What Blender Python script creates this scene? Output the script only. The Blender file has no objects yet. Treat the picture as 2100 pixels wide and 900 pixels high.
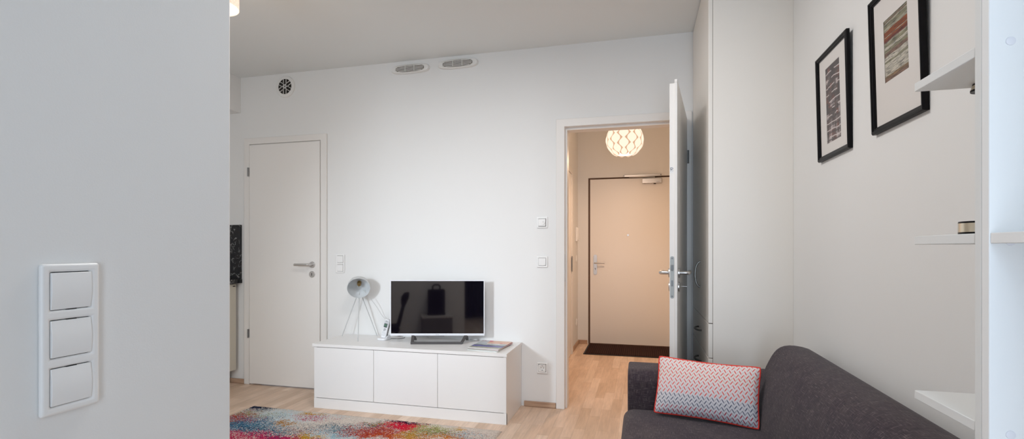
import bpy, bmesh, math, random
from mathutils import Vector, Matrix
random.seed(7)
PI = math.pi
SC = bpy.context.scene
COL = SC.collection
YAW = math.radians(14.45)

# ------------------------------------------------------------------ materials
def mat(name, color, rough=0.5, metal=0.0, spec=0.5, emit=None, es=0.0, coat=0.0, bump=0.0, bscale=200.0):
    m = bpy.data.materials.new(name); m.use_nodes = True
    nt = m.node_tree; b = nt.nodes['Principled BSDF']
    b.inputs['Base Color'].default_value = (*color, 1)
    b.inputs['Roughness'].default_value = rough
    b.inputs['Metallic'].default_value = metal
    b.inputs['Specular IOR Level'].default_value = spec
    b.inputs['Coat Weight'].default_value = coat
    if emit:
        b.inputs['Emission Color'].default_value = (*emit, 1)
        b.inputs['Emission Strength'].default_value = es
    if bump:
        tc = nt.nodes.new('ShaderNodeTexCoord'); n = nt.nodes.new('ShaderNodeTexNoise')
        n.inputs['Scale'].default_value = bscale; n.inputs['Detail'].default_value = 3
        bp = nt.nodes.new('ShaderNodeBump'); bp.inputs['Strength'].default_value = bump
        bp.inputs['Distance'].default_value = 0.002
        nt.links.new(tc.outputs['Object'], n.inputs['Vector'])
        nt.links.new(n.outputs['Fac'], bp.inputs['Height'])
        nt.links.new(bp.outputs['Normal'], b.inputs['Normal'])
    return m

class NT:
    """small helper for node graphs"""
    def __init__(self, m): self.m = m; self.t = m.node_tree; self.b = self.t.nodes['Principled BSDF']
    def n(self, typ, **kw):
        x = self.t.nodes.new(typ)
        for k, v in kw.items(): setattr(x, k, v)
        return x
    def link(self, a, b): self.t.links.new(a, b)
    def val(self, sock, v):
        if hasattr(v, 'is_output') or isinstance(v, bpy.types.NodeSocket): self.link(v, sock)
        else: sock.default_value = v
    def math(self, op, a, b=None, c=None, clamp=False):
        x = self.n('ShaderNodeMath', operation=op, use_clamp=clamp)
        self.val(x.inputs[0], a)
        if b is not None: self.val(x.inputs[1], b)
        if c is not None: self.val(x.inputs[2], c)
        return x.outputs[0]
    def mix(self, f, a, b, blend='MIX'):
        x = self.n('ShaderNodeMix', data_type='RGBA', blend_type=blend)
        self.val(x.inputs[0], f)
        self.val(x.inputs[6], a if not isinstance(a, tuple) else (*a, 1)[:4])
        self.val(x.inputs[7], b if not isinstance(b, tuple) else (*b, 1)[:4])
        return x.outputs[2]
    def ramp(self, f, stops, interp='LINEAR'):
        r = self.n('ShaderNodeValToRGB'); r.color_ramp.interpolation = interp
        e = r.color_ramp.elements
        while len(e) > 1: e.remove(e[-1])
        e[0].position = stops[0][0]; e[0].color = (*stops[0][1], 1)
        for p, c in stops[1:]:
            k = e.new(p); k.color = (*c, 1)
        self.val(r.inputs[0], f); return r.outputs[0]
    def noise(self, vec, scale, detail=2, rough=0.5, dim='3D'):
        x = self.n('ShaderNodeTexNoise', noise_dimensions=dim)
        self.link(vec, x.inputs['Vector']); x.inputs['Scale'].default_value = scale
        x.inputs['Detail'].default_value = detail; x.inputs['Roughness'].default_value = rough
        return x
    def mapping(self, vec, scale=(1,1,1), rot=(0,0,0), loc=(0,0,0)):
        x = self.n('ShaderNodeMapping'); self.link(vec, x.inputs[0])
        x.inputs['Scale'].default_value = scale; x.inputs['Rotation'].default_value = rot; x.inputs['Location'].default_value = loc
        return x.outputs[0]
    def sep(self, vec):
        x = self.n('ShaderNodeSeparateXYZ'); self.link(vec, x.inputs[0]); return x.outputs
    def comb(self, a, b, c=0.0):
        x = self.n('ShaderNodeCombineXYZ')
        for i, v in enumerate((a, b, c)): self.val(x.inputs[i], v)
        return x.outputs[0]
    def bump(self, h, strength=0.3, dist=0.002):
        x = self.n('ShaderNodeBump'); x.inputs['Strength'].default_value = strength; x.inputs['Distance'].default_value = dist
        self.link(h, x.inputs['Height']); self.link(x.outputs[0], self.b.inputs['Normal'])

M = {}
M['wall'] = mat('wall_paint', (0.795, 0.797, 0.79), 0.85, spec=0.25, bump=0.06, bscale=350)
M['ceil'] = mat('ceiling_paint', (0.775, 0.795, 0.79), 0.9, spec=0.2, bump=0.04, bscale=300)
M['door'] = mat('white_door_lacquer', (0.82, 0.80, 0.775), 0.38, spec=0.4)
M['casing'] = mat('white_door_casing', (0.80, 0.78, 0.755), 0.42, spec=0.4)
M['white'] = mat('white_melamine', (0.83, 0.82, 0.805), 0.42, spec=0.4)
M['bench'] = mat('white_bench_melamine', (0.82, 0.81, 0.80), 0.35, spec=0.45)
M['ward'] = mat('wardrobe_melamine', (0.84, 0.80, 0.745), 0.38, spec=0.45)
M['shelf'] = mat('white_shelf_board', (0.76, 0.775, 0.77), 0.45, spec=0.4)
M['book'] = mat('white_bookcase_board', (0.87, 0.885, 0.89), 0.45, spec=0.4)
M['cap'] = mat('white_plastic_cap', (0.80, 0.81, 0.86), 0.35)
M['plastic'] = mat('white_switch_plastic', (0.84, 0.84, 0.835), 0.3, spec=0.5)
M['gap'] = mat('dark_gap', (0.03, 0.03, 0.03), 0.8)
M['gapshade'] = mat('brown_gap_shade', (0.10, 0.055, 0.035), 0.7)  # shade of narrow gaps, put into a brown colour
M['steel'] = mat('brushed_steel', (0.62, 0.61, 0.60), 0.32, metal=1.0)
M['steeldark'] = mat('dark_steel', (0.22, 0.22, 0.22), 0.4, metal=1.0)
M['satin'] = mat('satin_handle_steel', (0.34, 0.34, 0.33), 0.38, metal=1.0)
M['plate'] = mat('matt_lock_plate', (0.40, 0.41, 0.40), 0.5, metal=0.6)
M['chrome'] = mat('chrome', (0.75, 0.75, 0.75), 0.12, metal=1.0)
M['black'] = mat('black_lacquer', (0.004, 0.0035, 0.0045), 0.35, spec=0.14)
M['blackmatt'] = mat('black_matt', (0.010, 0.010, 0.012), 0.6)
M['bag'] = mat('black_bag_fabric', (0.006, 0.006, 0.008), 0.95, spec=0.1)
M['gold'] = mat('pale_gold', (0.74, 0.66, 0.52), 0.28, metal=1.0)
M['mat_board'] = mat('white_mat_board', (0.80, 0.77, 0.745), 0.9, spec=0.1)
M['lampmetal'] = mat('grey_white_lamp_metal', (0.56, 0.57, 0.575), 0.45, spec=0.4)
M['lampin'] = mat('lamp_inner_paint', (0.64, 0.67, 0.69), 0.5, spec=0.3)
M['brass'] = mat('brass', (0.35, 0.24, 0.09), 0.3, metal=1.0)
M['silver'] = mat('silver_bezel', (0.78, 0.80, 0.85), 0.3, spec=0.5)
M['tvback'] = mat('tv_back_plastic', (0.35, 0.35, 0.36), 0.6)
M['stand'] = mat('dark_grey_stand', (0.065, 0.06, 0.06), 0.4, spec=0.5)
M['phone'] = mat('phone_white', (0.80, 0.81, 0.83), 0.35)
M['phonesilver'] = mat('phone_silver', (0.62, 0.64, 0.67), 0.35, metal=0.3)
M['lcd'] = mat('lcd_green_grey', (0.09, 0.17, 0.13), 0.2)
M['key'] = mat('phone_key_grey', (0.55, 0.57, 0.60), 0.5)
M['darkkey'] = mat('phone_dark_key', (0.05, 0.05, 0.06), 0.4)
M['cable'] = mat('grey_cable', (0.55, 0.55, 0.55), 0.5)
M['paper'] = mat('paper_edges', (0.78, 0.77, 0.75), 0.8)
M['cream'] = mat('cream_cabinet_front', (0.62, 0.585, 0.50), 0.45)
M['plinth'] = mat('plinth_grey', (0.60, 0.585, 0.56), 0.5)
M['red'] = mat('red_piping', (0.72, 0.035, 0.02), 0.6)
M['vent'] = mat('vent_white_plastic', (0.78, 0.775, 0.755), 0.4)
M['slot'] = mat('vent_slot_dark', (0.13, 0.115, 0.09), 0.8)
M['hole'] = mat('vent_hole_black', (0.012, 0.010, 0.007), 0.8)
M['darkwood'] = mat('grey_box', (0.16, 0.155, 0.155), 0.6)
M['screenglass'] = mat('tv_screen_glass', (0.004, 0.003, 0.006), 0.05, spec=1.0, coat=1.0)
M['sticker'] = mat('white_sticker', (0.78, 0.78, 0.78), 0.5)
M['ink'] = mat('grey_ink', (0.10, 0.12, 0.16), 0.6)
M['frost'] = mat('lamp_diffuser', (0.45, 0.44, 0.42), 0.6, emit=(1.0, 0.90, 0.72), es=0.95)

# oak
def oak_floor():
    m = mat('oak_strip_parquet', (0.5, 0.4, 0.3), 0.42, spec=0.4); g = NT(m)
    tc = g.n('ShaderNodeTexCoord'); P = tc.outputs['Object']
    p2 = g.mapping(P, rot=(0, 0, PI/2))
    br = g.n('ShaderNodeTexBrick', offset=0.37, offset_frequency=2, squash=1.0)
    g.link(p2, br.inputs['Vector'])
    br.inputs['Color1'].default_value = (0, 0, 0, 1); br.inputs['Color2'].default_value = (1, 1, 1, 1)
    br.inputs['Mortar'].default_value = (0.5, 0.5, 0.5, 1)
    br.inputs['Scale'].default_value = 1.0; br.inputs['Mortar Size'].default_value = 0.0
    br.inputs['Brick Width'].default_value = 0.44; br.inputs['Row Height'].default_value = 0.07
    br2 = g.n('ShaderNodeTexBrick', offset=0.37, offset_frequency=2)
    g.link(p2, br2.inputs['Vector'])
    br2.inputs['Scale'].default_value = 1.0; br2.inputs['Mortar Size'].default_value = 0.0006
    br2.inputs['Brick Width'].default_value = 0.44; br2.inputs['Row Height'].default_value = 0.07
    grain = g.noise(g.mapping(P, scale=(60, 5, 1)), 1.0, 5, 0.65)
    fig = g.noise(g.mapping(P, scale=(9, 1.6, 1)), 1.0, 3, 0.6)
    tone = g.ramp(br.outputs['Color'], [(0, (0.62, 0.455, 0.335)), (0.35, (0.68, 0.51, 0.39)), (0.7, (0.72, 0.55, 0.43)), (1, (0.78, 0.62, 0.50))])
    gr = g.ramp(grain.outputs['Fac'], [(0.3, (0.86, 0.85, 0.84)), (0.65, (1.06, 1.05, 1.04))])
    fg = g.ramp(fig.outputs['Fac'], [(0.3, (0.88, 0.86, 0.84)), (0.7, (1.08, 1.08, 1.08))])
    c = g.mix(1.0, tone, gr, 'MULTIPLY'); c = g.mix(1.0, c, fg, 'MULTIPLY')
    c = g.mix(g.math('MULTIPLY', br2.outputs['Fac'], 0.45), c, (0.16, 0.10, 0.06))
    g.link(c, g.b.inputs['Base Color'])
    return m
M['floor'] = oak_floor()
def oak_trim():
    m = mat('oak_baseboard', (0.5, 0.35, 0.24), 0.45, spec=0.4); g = NT(m)
    P = g.n('ShaderNodeTexCoord').outputs['Object']
    n = g.noise(g.mapping(P, scale=(4, 4, 60)), 1.0, 5, 0.6)
    g.link(g.ramp(n.outputs['Fac'], [(0.3, (0.36, 0.22, 0.145)), (0.7, (0.52, 0.36, 0.25))]), g.b.inputs['Base Color'])
    return m
M['oak'] = oak_trim()
def marble():
    m = mat('black_marble', (0.01, 0.01, 0.012), 0.18, spec=0.5); g = NT(m)
    P = g.n('ShaderNodeTexCoord').outputs['Object']
    d = g.noise(P, 9, 4); v = g.mix(0.22, P, d.outputs['Color'])
    n = g.noise(v, 13, 6, 0.6)
    k = g.math('ABSOLUTE', g.math('SUBTRACT', n.outputs['Fac'], 0.5))
    k = g.math('SUBTRACT', 1.0, g.math('MULTIPLY', k, 40.0), clamp=True)
    n2 = g.noise(P, 30, 3)
    k = g.math('MULTIPLY', k, g.math('MULTIPLY', g.math('SUBTRACT', n2.outputs['Fac'], 0.40, clamp=True), 5.0, clamp=True))
    g.link(g.mix(k, (0.008, 0.008, 0.011), (0.45, 0.45, 0.44)), g.b.inputs['Base Color'])
    return m
M['marble'] = marble()
def sofa_fabric():
    m = mat('charcoal_melange_fabric', (0.05, 0.045, 0.05), 0.95, spec=0.12); g = NT(m)
    P = g.n('ShaderNodeTexCoord').outputs['UV']
    a = g.noise(g.mapping(P, scale=(30, 400, 1)), 1.0, 3, 0.6)
    b = g.noise(g.mapping(P, scale=(400, 30, 1), loc=(3.1, 7.7, 0)), 1.0, 3, 0.6)
    big = g.noise(P, 9, 3)
    mx = g.math('MAXIMUM', a.outputs['Fac'], b.outputs['Fac'])
    mn = g.math('MINIMUM', a.outputs['Fac'], b.outputs['Fac'])
    lite = g.math('MULTIPLY', g.math('SUBTRACT', mx, 0.585, clamp=True), 7.0, clamp=True)
    dark = g.math('MULTIPLY', g.math('SUBTRACT', 0.46, mn, clamp=True), 6.0, clamp=True)
    c = g.ramp(big.outputs['Fac'], [(0.35, (0.050, 0.036, 0.044)), (0.65, (0.064, 0.049, 0.054))])
    c = g.mix(dark, c, (0.022, 0.018, 0.028))
    c = g.mix(g.math('MULTIPLY', lite, 0.75), c, (0.25, 0.20, 0.20))
    g.link(c, g.b.inputs['Base Color'])
    g.b.inputs['Sheen Weight'].default_value = 0.12
    g.bump(mx, 0.35, 0.001)
    return m
M['sofa'] = sofa_fabric()
def chevron():
    m = mat('chevron_cushion_cover', (0.8, 0.75, 0.75), 0.85, spec=0.15); g = NT(m)
    s = g.sep(g.n('ShaderNodeTexCoord').outputs['UV'])
    u, v = s[0], s[1]
    N, Fq = 15.0, 21.0
    fu = g.math('FRACT', g.math('MULTIPLY', u, Fq))
    tri = g.math('ABSOLUTE', g.math('SUBTRACT', g.math('MULTIPLY', fu, 2.0), 1.0))
    up = g.math('GREATER_THAN', fu, 0.5)
    r = g.math('ADD', g.math('MULTIPLY', v, N), g.math('MULTIPLY', tri, -0.90))
    row = g.math('FLOOR', r)
    fr = g.math('ABSOLUTE', g.math('SUBTRACT', g.math('FRACT', r), 0.5))
    par = g.math('FLOORED_MODULO', row, 2.0)
    bold = g.math('COMPARE', par, up, 0.1)
    w = g.math('ADD', 0.085, g.math('MULTIPLY', bold, 0.105))
    line = g.math('LESS_THAN', fr, w)
    # trim the dash ends
    edge = g.math('ABSOLUTE', g.math('SUBTRACT', g.math('FRACT', g.math('MULTIPLY', fu, 2.0)), 0.5))
    trim = g.math('LESS_THAN', edge, g.math('SUBTRACT', 0.5, g.math('MULTIPLY', bold, 0.06)))
    line = g.math('MULTIPLY', line, trim)
    f = g.math('DIVIDE', g.math('ADD', row, 1.5), N + 1)
    red, wine, navy = (0.76, 0.065, 0.04), (0.42, 0.025, 0.05), (0.085, 0.095, 0.15)
    cb = g.ramp(f, [(0, wine), (0.16, navy), (0.40, red)], 'CONSTANT')
    ct = g.ramp(f, [(0, (0.12, 0.12, 0.16)), (0.22, (0.33, 0.32, 0.34)), (0.40, (0.50, 0.46, 0.45)), (0.62, (0.52, 0.36, 0.16)), (0.80, (0.50, 0.46, 0.45))], 'CONSTANT')
    lc = g.mix(bold, ct, cb)
    base = g.ramp(f, [(0, (0.66, 0.66, 0.71)), (0.35, (0.68, 0.65, 0.68)), (0.55, (0.74, 0.665, 0.665)), (1, (0.74, 0.67, 0.65))])
    g.link(g.mix(line, base, lc), g.b.inputs['Base Color'])
    wv = g.noise(g.n('ShaderNodeTexCoord').outputs['Object'], 700, 2)
    g.bump(wv.outputs['Fac'], 0.25, 0.0006)
    return m
M['chevron'] = chevron()
def rug_mat():
    m = mat('abstract_rug_pile', (0.7, 0.65, 0.6), 0.95, spec=0.1); g = NT(m)
    P = g.n('ShaderNodeTexCoord').outputs['Object']
    def warp(scale, amt, loc):
        n = g.noise(g.mapping(P, loc=loc), scale, 5, 0.65)
        o_ = g.n('ShaderNodeVectorMath', operation='SUBTRACT'); g.link(n.outputs['Color'], o_.inputs[0]); o_.inputs[1].default_value = (0.5, 0.5, 0.5)
        s_ = g.n('ShaderNodeVectorMath', operation='SCALE'); g.link(o_.outputs[0], s_.inputs[0]); s_.inputs['Scale'].default_value = amt
        return s_.outputs[0]
    ad = g.n('ShaderNodeVectorMath', operation='ADD'); g.link(P, ad.inputs[0]); g.link(warp(6, 0.30, (0, 0, 0)), ad.inputs[1])
    ad2 = g.n('ShaderNodeVectorMath', operation='ADD'); g.link(ad.outputs[0], ad2.inputs[0]); g.link(warp(30, 0.10, (2, 5, 1)), ad2.inputs[1])
    xy = g.sep(ad2.outputs[0])
    # tufts: every tuft draws its own random numbers
    def tufts(scale, loc):
        v = g.n('ShaderNodeTexVoronoi', feature='F1'); v.inputs['Scale'].default_value = scale
        g.link(g.mapping(P, loc=loc), v.inputs['Vector']); return g.sep(v.outputs['Color'])
    r1, r2 = tufts(270, (0, 0, 0)), tufts(190, (7, 3, 0))
    clump = g.noise(g.mapping(P, loc=(4, 4, 0)), 45, 3, 0.7).outputs['Fac']
    c = g.ramp(r1[2], [(0.0, (0.58, 0.51, 0.45)), (1.0, (0.70, 0.625, 0.56))])
    # local rug frame: origin at the far left corner, x along the bench, y negative away from it
    blobs = [ # x, y, rx, ry, colour, share of tufts at the heart of the patch
        (0.34, -0.15, 0.32, 0.14, (0.52, 0.63, 0.67), 0.85),
        (0.62, -0.08, 0.20, 0.07, (0.45, 0.55, 0.58), 0.35),
        (0.20, -0.36, 0.34, 0.16, (0.04, 0.17, 0.32), 0.85),
        (0.42, -0.36, 0.30, 0.10, (0.07, 0.20, 0.27), 0.60),
        (0.16, -0.28, 0.26, 0.16, (0.02, 0.03, 0.07), 0.40),
        (0.06, -0.22, 0.20, 0.12, (0.42, 0.03, 0.05), 0.50),
        (0.14, -0.16, 0.24, 0.07, (0.26, 0.26, 0.10), 0.45),
        (0.03, -0.30, 0.14, 0.10, (0.36, 0.10, 0.03), 0.40),
        (0.05, -0.04, 0.19, 0.075, (0.008, 0.014, 0.045), 1.1),
        (0.62, -0.49, 0.34, 0.075, (0.45, 0.012, 0.085), 1.0),
        (0.25, -0.56, 0.34, 0.10, (0.40, 0.015, 0.07), 0.85),
        (0.45, -0.43, 0.35, 0.08, (0.03, 0.04, 0.09), 0.40),
        (0.56, -0.05, 0.085, 0.032, (0.48, 0.24, 0.02), 1.0),
        (0.59, -0.12, 0.17, 0.055, (0.42, 0.05, 0.09), 0.45),
        (0.49, -0.23, 0.10, 0.045, (0.36, 0.17, 0.04), 0.80),
        (0.80, -0.43, 0.14, 0.055, (0.46, 0.25, 0.02), 1.0),
        (0.68, -0.34, 0.22, 0.06, (0.25, 0.07, 0.05), 0.35),
        (1.00, -0.34, 0.26, 0.11, (0.32, 0.47, 0.54), 0.80),
        (0.90, -0.27, 0.28, 0.09, (0.03, 0.09, 0.13), 0.45),
        (1.13, -0.16, 0.14, 0.07, (0.035, 0.13, 0.19), 0.85),
        (1.05, -0.14, 0.12, 0.05, (0.33, 0.03, 0.05), 0.35),
        (1.12, -0.13, 0.14, 0.05, (0.24, 0.22, 0.06), 0.40),
        (1.28, -0.12, 0.17, 0.10, (0.58, 0.010, 0.035), 1.15),
        (1.25, -0.05, 0.16, 0.045, (0.03, 0.008, 0.03), 0.85),
        (1.22, -0.28, 0.26, 0.09, (0.46, 0.08, 0.012), 1.0),
        (1.12, -0.26, 0.20, 0.08, (0.28, 0.015, 0.03), 0.55),
        (1.41, -0.24, 0.13, 0.10, (0.48, 0.25, 0.02), 0.80),
        (1.48, -0.12, 0.17, 0.10, (0.34, 0.36, 0.12), 0.75),
        (1.50, -0.18, 0.20, 0.10, (0.06, 0.09, 0.05), 0.35),
        (1.62, -0.23, 0.17, 0.08, (0.48, 0.16, 0.02), 0.75),
        (1.66, -0.15, 0.20, 0.10, (0.26, 0.09, 0.06), 0.30),
        (1.72, -0.14, 0.14, 0.07, (0.30, 0.42, 0.46), 0.35),
        (1.65, -0.045, 0.06, 0.026, (0.54, 0.29, 0.05), 0.85),
        (1.00, -0.80, 0.55, 0.28, (0.06, 0.20, 0.30), 0.75),
        (1.45, -0.75, 0.35, 0.30, (0.46, 0.05, 0.03), 0.80),
        (0.35, -0.95, 0.45, 0.25, (0.30, 0.42, 0.46), 0.65),
    ]
    for i, (bx, by, rx, ry, colr, st) in enumerate(blobs):
        dx = g.math('DIVIDE', g.math('SUBTRACT', xy[0], bx), rx)
        dy = g.math('DIVIDE', g.math('SUBTRACT', xy[1], by), ry)
        d = g.math('SQRT', g.math('ADD', g.math('MULTIPLY', dx, dx), g.math('MULTIPLY', dy, dy)))
        p = g.math('MULTIPLY', g.math('SUBTRACT', 1.25, d, clamp=True), st)
        p = g.math('ADD', p, g.math('MULTIPLY', g.math('SUBTRACT', clump, 0.5), g.math('MULTIPLY', p, 1.6)))
        rr = (r1, r2)[i % 2]
        u = g.math('FRACT', g.math('ADD', g.math('MULTIPLY', rr[i % 2], 5.3 + i * 0.71), i * 0.377))
        k = g.math('LESS_THAN', u, p)
        c = g.mix(k, c, colr)
    c = g.mix(1.0, c, g.ramp(r2[1], [(0.0, (0.80, 0.79, 0.79)), (1.0, (1.10, 1.10, 1.10))]), 'MULTIPLY')
    g.link(c, g.b.inputs['Base Color'])
    g.bump(r1[0], 0.6, 0.004)
    return m
M['rug'] = rug_mat()
def doormat_mat():
    m = mat('brown_ribbed_mat', (0.05, 0.02, 0.015), 0.9, spec=0.1); g = NT(m)
    P = g.n('ShaderNodeTexCoord').outputs['Object']
    w = g.n('ShaderNodeTexWave', bands_direction='X'); g.link(P, w.inputs[0]); w.inputs['Scale'].default_value = 14
    w.inputs['Distortion'].default_value = 1.5; w.inputs['Detail'].default_value = 2
    n = g.noise(P, 160, 2)
    c = g.mix(w.outputs['Fac'], (0.020, 0.008, 0.006), (0.060, 0.026, 0.020))
    g.link(g.mix(g.math('MULTIPLY', n.outputs['Fac'], 0.5), c, (0.015, 0.006, 0.005)), g.b.inputs['Base Color'])
    g.bump(w.outputs['Fac'], 0.5, 0.004)
    return m
M['mat'] = doormat_mat()
def art_plaid():
    m = mat('plaid_print', (0.5, 0.4, 0.4), 0.8, spec=0.1); g = NT(m)
    s = g.sep(g.n('ShaderNodeTexCoord').outputs['UV']); u, v = s[0], s[1]
    # woven bars: dark warps and wefts, rust blocks between them, pale broken lines
    cell = g.n('ShaderNodeTexWhiteNoise', noise_dimensions='2D')
    g.link(g.comb(g.math('FLOOR', g.math('MULTIPLY', u, 7.0)), g.math('FLOOR', g.math('MULTIPLY', v, 13.0))), cell.inputs['Vector'])
    cv = cell.outputs['Value']
    c = g.ramp(cv, [(0, (0.085, 0.065, 0.065)), (0.30, (0.13, 0.085, 0.08)), (0.55, (0.20, 0.085, 0.07)), (0.72, (0.16, 0.13, 0.125)), (0.88, (0.50, 0.42, 0.41))], 'CONSTANT')
    fine = g.noise(g.comb(g.math('MULTIPLY', u, 60.0), g.math('MULTIPLY', v, 60.0)), 1.0, 2)
    c = g.mix(1.0, c, g.ramp(fine.outputs['Fac'], [(0.3, (0.75, 0.75, 0.75)), (0.7, (1.2, 1.2, 1.2))]), 'MULTIPLY')
    vn = g.noise(g.comb(g.math('MULTIPLY', u, 22.0), 0.3, 3.3), 1.0, 2, 0.7)
    kd = g.math('MULTIPLY', g.math('SUBTRACT', 0.46, vn.outputs['Fac']), 14.0, clamp=True)
    c = g.mix(g.math('MULTIPLY', kd, 0.85), c, (0.055, 0.045, 0.05))
    low = g.math('SUBTRACT', 1.0, g.math('MULTIPLY', v, 2.6), clamp=True)
    kl = g.math('MULTIPLY', g.math('SUBTRACT', vn.outputs['Fac'], g.math('SUBTRACT', 0.60, g.math('MULTIPLY', low, 0.10))), 22.0, clamp=True)
    c = g.mix(g.math('MULTIPLY', kl, g.math('ADD', 0.12, g.math('MULTIPLY', low, 0.8))), c, (0.58, 0.51, 0.50))
    wob = g.noise(g.comb(g.math('MULTIPLY', u, 2.0), g.math('MULTIPLY', v, 2.0)), 1.0, 2)
    vr = g.math('ADD', g.math('MULTIPLY', v, 10.5), g.math('MULTIPLY', wob.outputs['Fac'], 0.8))
    fr = g.math('FRACT', vr)
    gate = g.n('ShaderNodeTexWhiteNoise', noise_dimensions='2D')
    g.link(g.comb(g.math('FLOOR', g.math('MULTIPLY', u, 5.0)), g.math('FLOOR', vr)), gate.inputs['Vector'])
    kh = g.math('MULTIPLY', g.math('LESS_THAN', fr, 0.13), g.math('GREATER_THAN', gate.outputs['Value'], 0.30))
    c = g.mix(g.math('MULTIPLY', kh, 0.9), c, (0.70, 0.63, 0.61))
    kb = g.math('MULTIPLY', g.math('GREATER_THAN', fr, 0.55), g.math('LESS_THAN', fr, 0.78))
    c = g.mix(g.math('MULTIPLY', kb, 0.75), c, (0.07, 0.058, 0.062))
    g.link(c, g.b.inputs['Base Color']); return m
M['plaid'] = art_plaid()
def art_strata():
    m = mat('strata_print', (0.5, 0.4, 0.4), 0.8, spec=0.1); g = NT(m)
    s = g.sep(g.n('ShaderNodeTexCoord').outputs['UV']); u, v = s[0], s[1]
    wob = g.noise(g.comb(g.math('MULTIPLY', u, 2.0), g.math('MULTIPLY', v, 6.0)), 1.6, 3)
    vv = g.math('ADD', v, g.math('MULTIPLY', g.math('SUBTRACT', wob.outputs['Fac'], 0.5), 0.035))
    ol, olk, ru, dr, br_, pale = (0.30, 0.285, 0.19), (0.46, 0.44, 0.34), (0.31, 0.085, 0.03), (0.20, 0.045, 0.03), (0.27, 0.17, 0.13), (0.62, 0.58, 0.49)
    c = g.ramp(vv, [(0, br_), (0.05, (0.30, 0.2, 0.12)), (0.09, pale), (0.30, ol), (0.33, pale), (0.41, br_), (0.47, ol), (0.52, pale), (0.56, ol), (0.61, olk), (0.64, dr), (0.68, ru), (0.715, olk), (0.73, ru), (0.82, olk), (0.87, ol), (0.93, olk), (0.955, br_), (0.975, ol)], 'CONSTANT')
    ln = g.noise(g.comb(g.math('MULTIPLY', u, 3.5), g.math('MULTIPLY', vv, 105.0)), 1.0, 3, 0.6)
    k = g.math('MULTIPLY', g.math('SUBTRACT', ln.outputs['Fac'], 0.50), 12.0, clamp=True)
    c = g.mix(g.math('MULTIPLY', k, 0.85), c, (0.03, 0.028, 0.03))
    l2 = g.noise(g.comb(g.math('MULTIPLY', u, 14.0), g.math('MULTIPLY', vv, 60.0), 4.0), 1.0, 2, 0.6)
    k2 = g.math('MULTIPLY', g.math('SUBTRACT', l2.outputs['Fac'], 0.59), 14.0, clamp=True)
    c = g.mix(g.math('MULTIPLY', k2, 0.8), c, (0.04, 0.035, 0.035))
    g.link(c, g.b.inputs['Base Color']); return m
M['strata'] = art_strata()
def glass_pane(name, tint=(1, 1, 1), ior=1.45):
    m = bpy.data.materials.new(name); m.use_nodes = True; t = m.node_tree
    for n in list(t.nodes): t.nodes.remove(n)
    o = t.nodes.new('ShaderNodeOutputMaterial'); mx = t.nodes.new('ShaderNodeMixShader')
    tr = t.nodes.new('ShaderNodeBsdfTransparent'); gl = t.nodes.new('ShaderNodeBsdfGlossy'); fr = t.nodes.new('ShaderNodeFresnel')
    tr.inputs[0].default_value = (*tint, 1); gl.inputs['Roughness'].default_value = 0.02; fr.inputs[0].default_value = ior
    ge = t.nodes.new('ShaderNodeNewGeometry'); inv = t.nodes.new('ShaderNodeMath'); inv.operation = 'SUBTRACT'; inv.inputs[0].default_value = 1.0
    mu = t.nodes.new('ShaderNodeMath'); mu.operation = 'MULTIPLY'
    t.links.new(ge.outputs['Backfacing'], inv.inputs[1]); t.links.new(inv.outputs[0], mu.inputs[0]); t.links.new(fr.outputs[0], mu.inputs[1])
    t.links.new(mu.outputs[0], mx.inputs[0]); t.links.new(tr.outputs[0], mx.inputs[1]); t.links.new(gl.outputs[0], mx.inputs[2])
    t.links.new(mx.outputs[0], o.inputs[0]); return m
M['glass'] = glass_pane('clear_glass', (0.98, 0.98, 0.98))
M['arglass'] = glass_pane('picture_glass', (0.98, 0.98, 0.98), 1.22)
def shade_fabric():
    m = mat('woven_lamp_shade', (0.30, 0.26, 0.23), 0.8, emit=(1, 0.72, 0.5), es=1.0); g = NT(m)
    P = g.n('ShaderNodeTexCoord').outputs['Object']
    n = g.noise(g.mapping(P, scale=(260, 260, 160)), 1.0, 1)
    g.link(g.ramp(n.outputs['Fac'], [(0.42, (1.0, 0.66, 0.47)), (0.56, (1.0, 0.86, 0.70))]), g.b.inputs['Emission Color'])
    g.b.inputs['Emission Strength'].default_value = 0.85
    return m
M['shade'] = shade_fabric()
M['leafbright'] = mat('lamp_leaf_bright', (0.25, 0.23, 0.2), 0.6, emit=(1.0, 0.84, 0.67), es=0.98)
M['leafwhite'] = mat('lamp_inner_white', (0.25, 0.23, 0.2), 0.6, emit=(1.0, 0.93, 0.83), es=1.15)
M['leafdim'] = mat('lamp_leaf_dim', (0.2, 0.15, 0.11), 0.7, emit=(0.92, 0.56, 0.36), es=0.62)

# ------------------------------------------------------------------ object helpers
def link(name, me, parent=None, loc=(0, 0, 0), rot=(0, 0, 0)):
    o = bpy.data.objects.new(name, me); COL.objects.link(o)
    if parent is not None: o.parent = parent
    o.location = loc; o.rotation_euler = rot
    return o
def tag(o, label=None, cat=None, group=None, kind=None):
    if label: o['label'] = label
    if cat: o['category'] = cat
    if group: o['group'] = group
    if kind: o['kind'] = kind
    return o
def thing(name, label, cat, loc=(0, 0, 0), rz=0.0, group=None, rx=0.0):
    return tag(link(name, None, None, loc, (rx, 0, rz)), label, cat, group)
def struct(name, loc=(0, 0, 0), rz=0.0):
    return tag(link(name, None, None, loc, (0, 0, rz)), kind='structure')

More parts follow.
